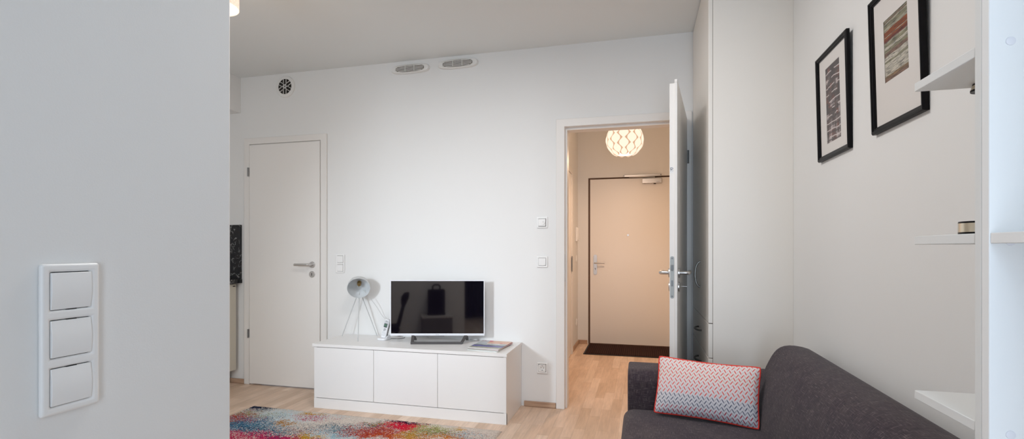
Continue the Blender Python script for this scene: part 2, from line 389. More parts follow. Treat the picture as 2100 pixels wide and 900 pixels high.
class MB:
    def __init__(self): self.bm = bmesh.new()
    def verts(self, pts): return [self.bm.verts.new(p) for p in pts]
    def box(self, a, b, mi=0):
        (x0, y0, z0), (x1, y1, z1) = a, b
        x0, x1 = sorted((x0, x1)); y0, y1 = sorted((y0, y1)); z0, z1 = sorted((z0, z1))
        v = self.verts([(x0, y0, z0), (x1, y0, z0), (x1, y1, z0), (x0, y1, z0), (x0, y0, z1), (x1, y0, z1), (x1, y1, z1), (x0, y1, z1)])
        for f in ((3, 2, 1, 0), (4, 5, 6, 7), (0, 1, 5, 4), (1, 2, 6, 5), (2, 3, 7, 6), (3, 0, 4, 7)):
            fc = self.bm.faces.new([v[i] for i in f]); fc.material_index = mi
        return self
    def prism(self, pts, axis, a, b, mi=0):
        """pts: 2D outline; axis: 'x','y','z' extruded from a to b"""
        def P(p, t):
            return {'x': (t, p[0], p[1]), 'y': (p[0], t, p[1]), 'z': (p[0], p[1], t)}[axis]
        v0 = self.verts([P(p, a) for p in pts]); v1 = self.verts([P(p, b) for p in pts]); n = len(pts)
        fs = [self.bm.faces.new(v0[::-1]), self.bm.faces.new(v1)]
        for i in range(n): fs.append(self.bm.faces.new((v0[i], v0[(i + 1) % n], v1[(i + 1) % n], v1[i])))
        for f in fs: f.material_index = mi
        return self
    def lathe(self, prof, seg=32, mat4=None, mi=0, closed=False):
        """prof: list of (r, z); r==0 makes a pole"""
        rings = []
        for r, z in prof:
            if r <= 1e-9: pts = [Vector((0, 0, z))]
            else: pts = [Vector((r * math.cos(2 * PI * i / seg), r * math.sin(2 * PI * i / seg), z)) for i in range(seg)]
            if mat4 is not None: pts = [mat4 @ p for p in pts]
            rings.append(self.verts(pts))
        prs = list(zip(rings, rings[1:])) + ([(rings[-1], rings[0])] if closed else [])
        for A, B in prs:
            for i in range(seg):
                j = (i + 1) % seg
                q = [A[i % len(A)], A[j % len(A)], B[j % len(B)], B[i % len(B)]]
                u = []
                for x in q:
                    if x not in u: u.append(x)
                if len(u) > 2:
                    f = self.bm.faces.new(u); f.material_index = mi
        return self
    def cyl(self, p0, p1, r0, r1=None, seg=16, mi=0):
        p0, p1 = Vector(p0), Vector(p1); d = p1 - p0; L = d.length
        q = Vector((0, 0, 1)).rotation_difference(d.normalized()).to_matrix().to_4x4()
        m = Matrix.Translation(p0) @ q; r1 = r0 if r1 is None else r1
        return self.lathe([(0, 0), (r0, 0), (r1, L), (0, L)], seg, m, mi)
    def tube(self, pts, r, seg=10, mi=0, caps=True):
        pts = [Vector(p) for p in pts]; rings = []; up = None
        for i, p in enumerate(pts):
            t = (pts[min(i + 1, len(pts) - 1)] - pts[max(i - 1, 0)]).normalized()
            if up is None:
                up = Vector((0, 0, 1)) if abs(t.z) < 0.9 else Vector((1, 0, 0))
            up = (up - t * up.dot(t)).normalized(); s = t.cross(up)
            rr = r[i] if isinstance(r, (list, tuple)) else r
            rings.append(self.verts([p + rr * (math.cos(2 * PI * k / seg) * up + math.sin(2 * PI * k / seg) * s) for k in range(seg)]))
        for A, B in zip(rings, rings[1:]):
            for k in range(seg): 
                f = self.bm.faces.new((A[k], A[(k + 1) % seg], B[(k + 1) % seg], B[k])); f.material_index = mi
        if caps: self.bm.faces.new(rings[0][::-1]).material_index = mi; self.bm.faces.new(rings[-1]).material_index = mi
        return self
    def plate(self, xs, zs, skip, y0, y1, mi=0):
        """welded wall/plate in the XZ plane from y0 (front) to y1 (back) with the cells in skip left open"""
        nx, nz = len(xs), len(zs); F = {}; B = {}
        keep = {(i, k) for i in range(nx - 1) for k in range(nz - 1)} - set(skip)
        def gv(D, i, k, y):
            if (i, k) not in D: D[(i, k)] = self.bm.verts.new((xs[i], y, zs[k]))
            return D[(i, k)]
        for (i, k) in keep:
            c = [(i, k), (i + 1, k), (i + 1, k + 1), (i, k + 1)]
            f = self.bm.faces.new([gv(F, *p, y0) for p in c]); f.material_index = mi
            f = self.bm.faces.new([gv(B, *p, y1) for p in c][::-1]); f.material_index = mi
            for (di, dk), (a, b) in (((0, -1), (0, 1)), ((1, 0), (1, 2)), ((0, 1), (2, 3)), ((-1, 0), (3, 0))):
                if (i + di, k + dk) not in keep:
                    f = self.bm.faces.new((gv(F, *c[b], y0), gv(F, *c[a], y0), gv(B, *c[a], y1), gv(B, *c[b], y1))); f.material_index = mi
        return self
    def build(self, name, mats, parent=None, bevel=0.0, seg=2, smooth=True, subsurf=0, loc=(0, 0, 0), rot=(0, 0, 0), angle=40):
        bm = self.bm
        bmesh.ops.recalc_face_normals(bm, faces=bm.faces[:])
        me = bpy.data.meshes.new(name); bm.to_mesh(me); bm.free()
        for m in (mats if isinstance(mats, (list, tuple)) else [mats]): me.materials.append(m)
        if smooth:
            for p in me.polygons: p.use_smooth = True
        o = link(name, me, parent, loc, rot)
        if bevel:
            b = o.modifiers.new('bevel', 'BEVEL'); b.width = bevel; b.segments = seg; b.limit_method = 'ANGLE'; b.angle_limit = math.radians(35)
            if smooth: b.harden_normals = False
        if subsurf:
            s = o.modifiers.new('sub', 'SUBSURF'); s.levels = subsurf; s.render_levels = subsurf
        if smooth and not subsurf:
            me.set_sharp_from_angle(angle=math.radians(angle))
        return o
def box_obj(name, a, b, m, parent=None, bevel=0.0015, **kw):
    return MB().box(a, b).build(name, m, parent, bevel, **kw)
def rrect(w, h, r, n=6, cx=0, cz=0):
    pts = []
    for (sx, sz, a0) in ((1, -1, -PI/2), (1, 1, 0), (-1, 1, PI/2), (-1, -1, PI)):
        for k in range(n + 1):
            a = a0 + PI / 2 * k / n
            pts.append((cx + sx * (w / 2 - r) + r * math.cos(a), cz + sz * (h / 2 - r) + r * math.sin(a)))
    return pts

CEIL = 2.645
WY = 3.627          # back wall face
# ------------------------------------------------------------------ the room
o = MB().box((-4.1, -1.35, -0.05), (1.15, 6.4, 0)).build('floor', M['floor'], smooth=False); tag(o, kind='structure')
o = MB().box((-4.1, -1.35, CEIL), (1.15, 6.4, CEIL + 0.06)).build('ceiling', M['ceil'], smooth=False); tag(o, kind='structure')
# back wall with two door openings
o = MB().plate([-4.0, -3.268, -2.548, -0.545, 0.292, 1.1], [0, 2.064, CEIL], {(1, 0), (3, 0)}, WY, WY + 0.105).build('wall_back', M['wall'], smooth=False); tag(o, kind='structure')
o = box_obj('wall_left', (-2.0, -1.2, 0), (-0.845, 0.883, CEIL), M['wall'], bevel=0.004); tag(o, kind='structure')
o = box_obj('wall_right', (0.747, -1.35, 0), (0.90, WY, CEIL), M['wall'], bevel=0); tag(o, kind='structure')
o = MB().plate([-4.1, -3.35, -2.05, -0.05, 0.68, 0.9], [0, 0.12, 2.35, CEIL], {(1, 1), (3, 1)}, -1.2, -1.35).build('wall_front', M['wall'], smooth=False); tag(o, kind='structure')
o = box_obj('wall_kitchen', (-4.1, -1.35, 0), (-3.96, WY, CEIL), M['wall'], bevel=0); tag(o, kind='structure')
o = box_obj('wall_bulkhead', (-3.96, 0.4, 2.34), (-3.364, WY, CEIL), M['wall'], bevel=0.002); tag(o, kind='structure')
# hall
HB = 6.2
o = box_obj('wall_hall_left', (-0.9, WY + 0.105, 0), (-0.757, 6.4, CEIL), M['wall'], bevel=0); tag(o, kind='structure')
o = box_obj('wall_hall_right', (1.0, WY + 0.105, 0), (1.12, 6.4, CEIL), M['wall'], bevel=0); tag(o, kind='structure')
o = MB().plate([-0.757, -0.63, 0.40, 1.0], [0, 2.032, CEIL], {(1, 0)}, HB, HB + 0.2).build('wall_hall_back', M['wall'], smooth=False); tag(o, kind='structure')
# baseboards
def baseboard(name, a, b):
    o = box_obj(name, a, b, M['oak'], bevel=0.004); tag(o, kind='structure')
baseboard('baseboard_corner', (-3.60, WY - 0.016, 0), (-3.318, WY, 0.040))
baseboard('baseboard_middle', (-2.505, WY - 0.016, 0), (-2.34, WY, 0.040))
baseboard('baseboard_back', (-0.84, WY - 0.016, 0), (-0.603, WY, 0.040))
baseboard('baseboard_hall_left', (-0.757, 5.62, 0), (-0.741, HB, 0.045))
baseboard('baseboard_hall_back', (-0.741, HB - 0.016, 0), (-0.640, HB, 0.045))

# windows behind the camera
def window(name, x0, x1):
    w = struct(name)
    z0, z1 = 0.12, 2.35
    xm = (x0 + x1) / 2
    MB().plate([x0, x0 + .06, xm - .04, xm + .04, x1 - .06, x1], [z0, z0 + .07, z1 - .06, z1], {(1, 1), (3, 1)}, -1.25, -1.31).build('window_frame', M['casing'], w, 0.003)
    box_obj('window_pane', (x0 + .05, -1.283, z0 + .05), (x1 - .05, -1.278, z1 - .05), M['glass'], w, 0)
    return w
window('window_1', -3.35, -2.05)
window('window_2', -0.05, 0.68)

# ------------------------------------------------------------------ doors
def lever(parent, x, z, y, sgn_out, along, label=None):
    """door lever: rosette at (x, y, z), neck out along y*sgn_out, grip along x*along"""
    m = MB()
    m.cyl((x, y, z), (x, y + sgn_out * 0.009, z), 0.0265, 0.0255, 28)
    r = m.build('rosette', M['steel'], parent, 0.0015)
    m = MB(); yo = y + sgn_out * 0.052
    pts = [(x, y + sgn_out * 0.004, z)]
    for k in range(0, 7):
        a = PI / 2 * k / 6
        pts.append((x + along * 0.014 * (1 - math.cos(a)), y + sgn_out * (0.038 + 0.014 * math.sin(a)), z))
    pts.append((x + along * 0.135, yo, z))
    m.tube(pts, 0.0105, 14)
    h = m.build('handle', M['steel'], parent)
    return h
def key_rosette(parent, x, z, y, sgn):
    m = MB(); m.cyl((x, y, z), (x, y + sgn * 0.008, z), 0.0265, 0.0255, 28)
    e = m.build('keyhole_escutcheon', M['steel'], parent, 0.0015)
    k = MB(); yk = y + sgn * 0.0082
    k.cyl((x, y + sgn * 0.004, z + 0.005), (x, yk, z + 0.005), 0.0045, seg=12)
    k.box((x - 0.0028, y + sgn * 0.004, z - 0.012), (x + 0.0028, yk, z + 0.004))
    k.build('keyhole', M['gap'], parent)
    return e

# door_1: closed flush white door on the left of the back wall
d = struct('door_1')
m = MB().plate([-3.315, -3.262, -2.560, -2.506], [0, 2.060, 2.113], {(1, 0)}, WY - 0.019, WY)
m.build('casing', M['casing'], d, 0.003)
m = MB().plate([-3.268, -3.240, -2.584, -2.548], [0, 2.036, 2.064], {(1, 0)}, WY - 0.0005, WY + 0.105)
m.build('door_lining', M['casing'], d, 0.001)
leaf = MB().box((-3.258, WY - 0.021, 0.010), (-2.566, WY + 0.019, 2.052)).build('door_leaf', M['door'], d, 0.0025)
for z in (0.438, 1.823):
    MB().cyl((-3.266, WY - 0.024, z - 0.037), (-3.266, WY - 0.024, z + 0.037), 0.0075, seg=14).build('hinge', M['steeldark'], d, 0.001)
lever(leaf, -2.634, 1.032, WY - 0.021, -1, -1)
key_rosette(leaf, -2.636, 0.953, WY - 0.021, -1)

# door_2: open door to the hall
d = struct('door_2')
m = MB().plate([-0.600, -0.538, 0.285, 0.334], [0, 2.048, 2.104], {(1, 0)}, WY - 0.016, WY)
m.build('casing', M['casing'], d, 0.003)
m = MB().plate([-0.545, -0.524, 0.271, 0.292], [0, 2.030, 2.064], {(1, 0)}, WY + 0.024, WY + 0.105)
m.build('door_lining', M['casing'], d, 0.002)
m = MB().plate([-0.545, -0.537, 0.284, 0.292], [0, 2.046, 2.064], {(1, 0)}, WY - 0.0005, WY + 0.024)
m.build('door_rebate', M['casing'], d, 0.001)
m = MB().plate([-0.600, -0.538, 0.285, 0.334], [0, 2.030, 2.104], {(1, 0)}, WY + 0.105, WY + 0.120)
m.build('hall_casing', M['casing'], d, 0.003)
box_obj('strike_plate', (-0.5375, WY - 0.0155, 0.925), (-0.5365, WY + 0.010, 1.125), M['steel'], d, 0)
for z in (0.27, 1.86):
    pass
# leaf frame: local x from the hinge to the latch edge, local +y = room side face when closed
ang = math.atan2(-0.855, -0.121)
LW = 0.862
# hinge line at local x=0; room face (right side in the picture) is local +y
m = MB()
# rebated leaf: thin flange on the room side, thick core behind it
pr = [(0.0, 0.0), (LW, 0.0), (LW, -0.0135), (LW - 0.013, -0.0135), (LW - 0.013, -0.040), (0.013, -0.040), (0.013, -0.0135), (0.0, -0.0135)]
m.prism(pr, 'z', 0.008, 2.034)
core = m.build('door_leaf', M['door'], d, 0.0015, loc=(0.303, WY - 0.020, 0), rot=(0, 0, ang))
L = core
box_obj('leaf_overlap', (0, -0.0135, 2.034), (LW, 0, 2.050), M['door'], L, 0.001)
# lock face plate on the latch edge
xe = LW - 0.013
m = MB(); m.prism(rrect(0.020, 0.222, 0.0095, 6, -0.0265, 1.012), 'x', xe - 0.001, xe + 0.0012)
fp = m.build('lock_plate', M['plate'], L)
box_obj('latch_bolt', (xe, -0.033, 1.048), (xe + 0.007, -0.021, 1.078), M['steeldark'], L, 0.002)
box_obj('dead_bolt', (xe, -0.031, 0.965), (xe + 0.0022, -0.022, 0.996), M['steeldark'], L, 0)
for z in (1.112, 0.912):
    MB().cyl((xe + 0.0008, -0.0265, z), (xe + 0.0022, -0.0265, z), 0.0045, seg=12).build('screw', M['steeldark'], L)
for z0, nm in ((1.565, 'sticker'),):
    s = box_obj('sticker', (xe, -0.037, 1.561), (xe + 0.0004, -0.0195, 1.594), M['sticker'], L, 0)
    mm = MB()
    def stroke(a, b, w=0.0022):
        (y0, z0), (y1, z1) = a, b
        dy, dz = y1 - y0, z1 - z0; l = math.hypot(dy, dz); ny, nz = -dz / l * w / 2, dy / l * w / 2
        v = mm.verts([(xe + 0.0007, y0 + ny, z0 + nz), (xe + 0.0007, y1 + ny, z1 + nz), (xe + 0.0007, y1 - ny, z1 - nz), (xe + 0.0007, y0 - ny, z0 - nz)])
        mm.bm.faces.new(v)
    # a boxed tick mark with a line of small print
    stroke((-0.035, 1.590), (-0.024, 1.590)); stroke((-0.035, 1.590), (-0.035, 1.578)); stroke((-0.035, 1.578), (-0.028, 1.578))
    stroke((-0.032, 1.585), (-0.029, 1.580), 0.003); stroke((-0.029, 1.580), (-0.021, 1.586), 0.003)
    stroke((-0.036, 1.572), (-0.030, 1.572), 0.0014); stroke((-0.027, 1.572), (-0.021, 1.573), 0.0014)
    mm.build('sticker_mark', M['ink'], L, smooth=False)
lever(core, LW - 0.068, 1.034, 0.0, 1, -1)
lever(core, LW - 0.068, 1.034, -0.040, -1, -1)
key_rosette(core, LW - 0.068, 0.960, 0.0, 1)
key_rosette(core, LW - 0.068, 0.960, -0.040, -1)
# key in the lock on the room side
m = MB(); xk = LW - 0.068
m.cyl((xk, 0.008, 0.962), (xk, 0.030, 0.962), 0.0022, seg=10)
m.box((xk - 0.009, 0.029, 0.961), (xk + 0.009, 0.046, 0.963))
m.build('key', M['steel'], core, 0.0004)
for z in (0.27, 1.79):
    MB().cyl((-0.006, 0.004, z - 0.045), (-0.006, 0.004, z + 0.045), 0.0085, seg=14).build('hinge', M['steeldark'], L, 0.001)

# door_3: entrance door at the end of the hall
d = struct('door_3')
m = MB().plate([-0.629, -0.608, 0.380, 0.399], [0, 2.013, 2.031], {(1, 0)}, HB + 0.004, HB + 0.06)
m.build('shadow_gap', M['gapshade'], d, 0.001)  # brown frame painting the shadow gap round the leaf
leaf = MB().box((-0.6075, HB - 0.004, 0.012), (0.3795, HB + 0.05, 2.0125)).build('door_leaf', M['door'], d, 0.002)
m = MB().box((-0.6075, HB + 0.002, 0.0), (0.3795, HB + 0.05, 0.011)).build('threshold', M['gapshade'], d, 0)
m = MB(); m.prism(rrect(0.042, 0.246, 0.0205, 8, -0.544, 0.972), 'y', HB - 0.013, HB - 0.003)
hp = m.build('handle_plate', M['steel'], leaf, 0.001)
m = MB(); m.tube([(-0.546, HB - 0.010, 0.992), (-0.546, HB - 0.050, 0.992), (-0.542, HB - 0.058, 0.992), (-0.430, HB - 0.058, 0.992)], 0.0085, 12)
m.build('handle', M['steel'], leaf)
m = MB(); m.cyl((-0.544, HB - 0.016, 0.925), (-0.544, HB - 0.012, 0.925), 0.0075, seg=14); m.box((-0.547, HB - 0.0155, 0.906), (-0.541, HB - 0.012, 0.926))
m.build('keyhole', M['steeldark'], leaf)
m = MB(); m.cyl((-0.154, HB - 0.008, 1.330), (-0.154, HB - 0.003, 1.330), 0.012, seg=18)
m.build('peephole', M['steel'], leaf, 0.001)
cl = box_obj('door_closer', (0.010, HB - 0.046, 1.942), (0.236, HB - 0.004, 2.002), M['steel'], leaf, 0.004)
box_obj('closer_mark', (0.175, HB - 0.0468, 1.953), (0.21, HB - 0.046, 1.957), M['steeldark'], leaf, 0)
MB().cyl((0.155, HB - 0.03, 1.935), (0.155, HB - 0.03, 1.942), 0.014, seg=14).build('closer_cap', M['blackmatt'], leaf)
m = MB(); m.box((-0.205, HB - 0.034, 2.026), (0.230, HB - 0.001, 2.050)); 
rail = m.build('closer_rail', M['steel'], d, 0.002)
for x in (-0.200, 0.224): MB().cyl((x, HB - 0.037, 2.040), (x, HB - 0.033, 2.040), 0.007, seg=10).build('rail_cap', M['steeldark'], rail)
MB().tube([(0.155, HB - 0.024, 2.000), (0.155, HB - 0.024, 2.016), (0.02, HB - 0.026, 2.022), (-0.14, HB - 0.026, 2.026)], 0.006, 8).build('closer_arm', M['steel'], leaf)

# door_4: door in the left wall of the hall, seen edge-on
d = struct('door_4', (-0.757, 0, 0))
m = MB().plate([4.62, 4.68, 5.53, 5.60], [0, 1.99, 2.05], {(1, 0)}, 0.0, 0.020)
c = m.build('casing', M['casing'], d, 0.002, rot=(0, 0, PI/2)); 
lf = box_obj('door_leaf', (0.0, 4.69, 0.01), (0.011, 5.52, 1.985), M['door'], d, 0.002)
c.location = (0.020, 0, 0)
c.rotation_euler = (0, 0, 0)
# (plate is in the XZ plane: turn it so its x runs along the wall)
c.rotation_euler = (0, 0, PI/2); c.location = (0.020, 0, 0)
h = box_obj('strike_plate', (0.0195, 5.50, 0.915), (0.0225, 5.535, 1.085), M['steeldark'], d, 0.001)

# ------------------------------------------------------------------ wall fittings (local: x along the wall, -y out of it)
def rocker_mesh(w, h, bulge, thick=0.004):
    m = MB(); nz = 10; A = []; 
    for k in range(nz + 1):
        t = k / nz; z = -h / 2 + h * t; y = -thick - bulge * math.sin(PI * t)
        A.append(m.verts([(-w / 2, y, z), (w / 2, y, z)]))
    Bk = [m.verts([(-w / 2, 0, -h / 2 + h * k / nz), (w / 2, 0, -h / 2 + h * k / nz)]) for k in range(nz + 1)]
    for k in range(nz):
        m.bm.faces.new((A[k][0], A[k][1], A[k + 1][1], A[k + 1][0]))
        m.bm.faces.new((Bk[k][1], Bk[k][0], Bk[k + 1][0], Bk[k + 1][1]))
        m.bm.faces.new((Bk[k][0], A[k][0], A[k + 1][0], Bk[k + 1][0]))
        m.bm.faces.new((A[k][1], Bk[k][1], Bk[k + 1][1], A[k + 1][1]))
    m.bm.faces.new((Bk[0][0], Bk[0][1], A[0][1], A[0][0])); m.bm.faces.new((A[nz][0], A[nz][1], Bk[nz][1], Bk[nz][0]))
    return m
def switch(name, label, cat, loc, rz, gangs, group=None, bulge=0.0015, fw=0.081, group_bevel=0.004, depth=0.010):
    root = thing(name, label, cat, loc, rz, group)
    n = gangs; pitch = 0.071; H = fw + pitch * (n - 1); z0 = -H / 2
    xs = [-fw / 2, -0.0284, 0.0284, fw / 2]; zs = [z0]; skip = set()
    for i in range(n):
        c = z0 + fw / 2 + pitch * i
        zs += [c - 0.0284, c + 0.0284]; skip.add((1, 1 + 2 * i))
    zs.append(-z0)
    MB().plate(xs, zs, skip, -depth, -0.0008).build('frame', M['plastic'], root, group_bevel, seg=4, angle=60)
    box_obj('back_box', (-0.0282, -0.003, zs[1] + 0.0002), (0.0282, 0.0, zs[-2] - 0.0002), M['gap'], root, 0)
    return root, [z0 + fw / 2 + pitch * i for i in range(n)], depth

root, cs, dp = switch('light_switch', 'large white triple rocker switch plate on the near left wall', 'light switch', (-0.845, 0.5700, 1.027), PI/2, 3, None, depth=0.0095)
for i, c in enumerate(cs[::-1]):
    tilt = (0.022, -0.022, -0.022)[i]
    r = rocker_mesh(0.0552, 0.0546, 0.0020, 0.007).build('rocker', M['plastic'], root, 0.0006, loc=(0, -0.002, c), rot=(tilt, 0, 0))
    zz = c + (-0.0279 if i == 0 else 0.0279)
    box_obj('notch', (-0.007, -0.0085, zz - 0.0007), (0.007, -0.0030, zz + 0.0007), M['gap'], root, 0)

root, cs, dp = switch('light_switch', 'white double switch plate on the wall beside the closed left door', 'light switch', (-2.384, WY, 1.043), 0, 2)
for c in cs: rocker_mesh(0.0535, 0.0535, 0.001, 0.010).build('rocker', M['plastic'], root, 0.0008, loc=(0, -0.002, c))
root, cs, dp = switch('light_switch', 'white single switch plate on the wall left of the open door, below the round-dial plate', 'light switch', (-0.704, WY, 1.068), 0, 1)
rocker_mesh(0.0535, 0.0535, 0.001, 0.010).build('rocker', M['plastic'], root, 0.0008, loc=(0, -0.002, 0))
root, cs, dp = switch('room_thermostat', 'white square thermostat with small round dial, above the single switch left of the open door', 'thermostat', (-0.704, WY, 1.356), 0, 1)
box_obj('cover', (-0.0262, -0.020, -0.0262), (0.0262, -0.002, 0.0262), M['plastic'], root, 0.002)
m = MB(); m.cyl((0.010, -0.019, -0.003), (0.010, -0.026, -0.003), 0.0125, 0.0118, 24); m.build('dial', M['plastic'], root, 0.001)
box_obj('dial_mark', (0.0094, -0.0263, -0.001), (0.0106, -0.0259, 0.008), M['gap'], root, 0)
root, cs, dp = switch('power_socket', 'white single power socket low on the wall between the bench and the open door', 'socket', (-0.704, WY, 0.289), 0, 1)
# socket insert: square plate with a round well
m = MB(); seg = 32; w = 0.0265; R = 0.0195
sq = []
for i in range(seg):
    a = 2 * PI * (i + 0.5) / seg; k = w / max(abs(math.cos(a)), abs(math.sin(a))); sq.append((k * math.cos(a), k * math.sin(a)))
v0 = m.verts([(x, -0.003, z) for x, z in sq]); v1 = m.verts([(x, -0.012, z) for x, z in sq])
v2 = m.verts([(R * math.cos(2 * PI * (i + .5) / seg), -0.012, R * math.sin(2 * PI * (i + .5) / seg)) for i in range(seg)])
v3 = m.verts([(0.95 * R * math.cos(2 * PI * (i + .5) / seg), -0.0032, 0.95 * R * math.sin(2 * PI * (i + .5) / seg)) for i in range(seg)])
for A, B in ((v0, v1), (v1, v2), (v2, v3)):
    for i in range(seg): m.bm.faces.new((A[i], A[(i + 1) % seg], B[(i + 1) % seg], B[i]))
m.bm.faces.new(v3)
m.build('insert', M['plastic'], root)
for x in (-0.0095, 0.0095):
    MB().cyl((x, -0.0031, 0), (x, -0.0036, 0), 0.0026, seg=14).build('pin_hole', M['gap'], root)
for z in (-0.0165, 0.0165):
    box_obj('earth_clip', (-0.003, -0.008, z - 0.0022), (0.003, -0.0032, z + 0.0022), M['steeldark'], root, 0.0006)

# ventilation
def oval_vent(label, x, z):
    root = thing('air_vent', label, 'vent', (x, WY, z), 0, 'oval vents under the ceiling')
    def oval(w, h, n=40, e=2.9):
        out = []
        for i in range(n):
            a = 2 * PI * i / n; c, s = math.cos(a), math.sin(a)
            out.append((w / 2 * math.copysign(abs(c) ** (2 / e), c), h / 2 * math.copysign(abs(s) ** (2 / e), s)))
        return out
    m = MB(); n = 48; rings = []
    for (w, h, y) in ((0.325, 0.074, 0.0), (0.325, 0.074, -0.010), (0.312, 0.066, -0.022), (0.258, 0.056, -0.026), (0.242, 0.050, -0.022)):
        rings.append(m.verts([(px, y, pz) for px, pz in oval(w, h, n)]))
    for A, B in zip(rings, rings[1:]):
        for i in range(n): m.bm.faces.new((A[i], A[(i + 1) % n], B[(i + 1) % n], B[i]))
    m.bm.faces.new(rings[0][::-1])
    m.build('vent_body', M['vent'], root)
    m = MB(); m.prism(oval(0.241, 0.0495, n), 'y', -0.0222, -0.006); m.build('vent_recess', M['slot'], root)
    for k in range(5):
        zz = -0.0192 + 0.0096 * k
        hw = 0.117 * (max(0.02, 1 - (abs(zz) / 0.0262) ** 2.9)) ** (1 / 2.9)
        box_obj('slat', (-hw, -0.0268, zz - 0.0019), (hw, -0.0215, zz + 0.0019), M['vent'], root, 0.0008)
    for x2 in (-0.038, 0.038): box_obj('rib', (x2 - 0.0018, -0.0272, -0.0225), (x2 + 0.0018, -0.0215, 0.0225), M['vent'], root, 0)
oval_vent('left oval slatted white vent under the ceiling, nearer the round vent', -1.757, 2.577)
oval_vent('right oval slatted white vent under the ceiling, farther from the round vent', -1.360, 2.581)
root = thing('exhaust_vent', 'round white exhaust vent with star-shaped dark openings above the closed left door', 'vent', (-2.908, WY, 2.531))
Ry = Matrix.Rotation(PI/2, 4, 'X')
MB().lathe([(0.0, 0.0), (0.091, 0), (0.091, 0.006), (0.088, 0.010), (0.076, 0.0125), (0.064, 0.012), (0.064, 0.010), (0.0, 0.010)], 48, Ry).build('vent_body', M['vent'], root)
MB().lathe([(0.0, 0.0105), (0.0638, 0.0105), (0.0638, 0.0115), (0.0, 0.0115)], 40, Ry).build('vent_opening', M['hole'], root)
m = MB(); m.cyl((0, -0.0115, 0), (0, --0.0165, 0), 0.0135, seg=24)
hub = m.build('hub', M['vent'], root)
for k in range(6):
    a = PI / 2 + k * PI / 3
    # webs: pairs of thin bars leaving the hub round a slot on each 60 degree axis
    m = MB()
    for sgn in (-1, 1):
        b0 = a + sgn * 0.50; 
        p0 = Vector((0.016 * math.cos(b0), 0.016 * math.sin(b0))); 
        off = Vector((-math.sin(a), math.cos(a))) * sgn * 0.0135; dr = Vector((math.cos(a), math.sin(a)))
        q0 = dr * 0.017 + off; q1 = dr * 0.0632 + off * 0.95
        nrm = Vector((-(q1 - q0).y, (q1 - q0).x)).normalized() * 0.0019
        pts = [q0 + nrm, q1 + nrm, q1 - nrm, q0 - nrm]
        m.prism([(p.x, p.y) for p in pts], 'y', -0.0160, -0.0115)
    # web between neighbouring slots near the hub
    b = a + PI / 6; pts = [(0.010 * math.cos(b - 0.9), 0.010 * math.sin(b - 0.9)), (0.033 * math.cos(b - 0.03), 0.033 * math.sin(b - 0.03)), (0.033 * math.cos(b + 0.03), 0.033 * math.sin(b + 0.03)), (0.010 * math.cos(b + 0.9), 0.010 * math.sin(b + 0.9))]
    m.prism(pts, 'y', -0.0160, -0.0115)
    m.build('web', M['vent'], root)

# hall wall fittings on the left wall
root = thing('wall_intercom', 'small cream intercom panel on the hall side wall near the entrance door', 'intercom', (-0.757, 6.02, 1.34), PI/2)
box_obj('body', (-0.05, -0.022, -0.085), (0.05, 0, 0.085), M['plastic'], root, 0.004)
box_obj('handset', (-0.042, -0.034, -0.075), (-0.012, -0.020, 0.075), M['plastic'], root, 0.005)
box_obj('call_button', (0.012, -0.025, -0.02), (0.032, -0.021, 0.01), M['key'], root, 0.001)
root, cs, dp = switch('light_switch', 'single switch on the hall side wall below the intercom', 'light switch', (-0.757, 6.02, 1.05), PI/2, 1)
rocker_mesh(0.0535, 0.0535, 0.001, 0.010).build('rocker', M['plastic'], root, 0.0008, loc=(0, -0.002, 0))
root, cs, dp = switch('power_socket', 'power socket low on the hall side wall beyond the open door', 'socket', (-0.757, 6.02, 0.29), PI/2, 1)
MB().lathe([(0.0, 0.003), (0.0265, 0.003), (0.0265, 0.012), (0.0195, 0.012), (0.0185, 0.004), (0, 0.004)], 4 * 8, Ry).build('insert', M['plastic'], root)

# ------------------------------------------------------------------ kitchen run at far left
t = thing('kitchen_base_cabinet', 'cream kitchen base cabinet under the black marble worktop at the far left', 'cabinet')
box_obj('carcass', (-3.94, 2.40, 0.125), (-3.405, 3.600, 0.865), M['plinth'], t, 0.001)
for a, b in ((2.403, 2.998), (3.002, 3.596)):
    dd = box_obj('cabinet_door', (-3.404, a, 0.122), (-3.383, b, 0.860), M['cream'], t, 0.002)
box_obj('brand_badge', (-3.3832, 3.558, 0.838), (-3.3822, 3.585, 0.846), M['gap'], dd, 0)
box_obj('plinth', (-3.90, 2.40, 0), (-3.455, 3.600, 0.124), M['plinth'], t, 0.001)
o = box_obj('kitchen_worktop', (-3.94, 2.38, 0.868), (-3.347, WY - 0.002, 0.902), M['marble'], None, 0.002); tag(o, 'black marble kitchen worktop over the cream base cabinet', 'worktop')
t = thing('splashback', 'black marble splashback panel standing upright on the end of the kitchen worktop', 'splashback')
box_obj('panel', (-3.94, WY - 0.014, 0.903), (-3.372, WY, 1.371), M['marble'], t, 0.001)
box_obj('edge_strip', (-3.3715, WY - 0.022, 0.903), (-3.352, WY, 1.371), M['marble'], t, 0.002)

# ------------------------------------------------------------------ ceiling lamp near the kitchen
t = thing('ceiling_lamp', 'small drum ceiling lamp with woven fabric shade, lit, at the top left', 'lamp', (-2.104, 2.10, CEIL))
MB().lathe([(0.0, 0.0), (0.055, 0), (0.055, -0.03), (0.0, -0.03)], 24).build('ceiling_rose', M['white'], t, 0.002)
MB().lathe([(0.107, -0.034), (0.108, -0.249), (0.106, -0.249), (0.105, -0.034)], 48, closed=True).build('shade', M['shade'], t)
MB().lathe([(0.0, -0.234), (0.1045, -0.234), (0.1045, -0.246), (0.0, -0.246)], 40).build('diffuser', M['frost'], t)
MB().cyl((0, 0, -0.03), (0, 0, -0.232), 0.012).build('stem', M['white'], t)

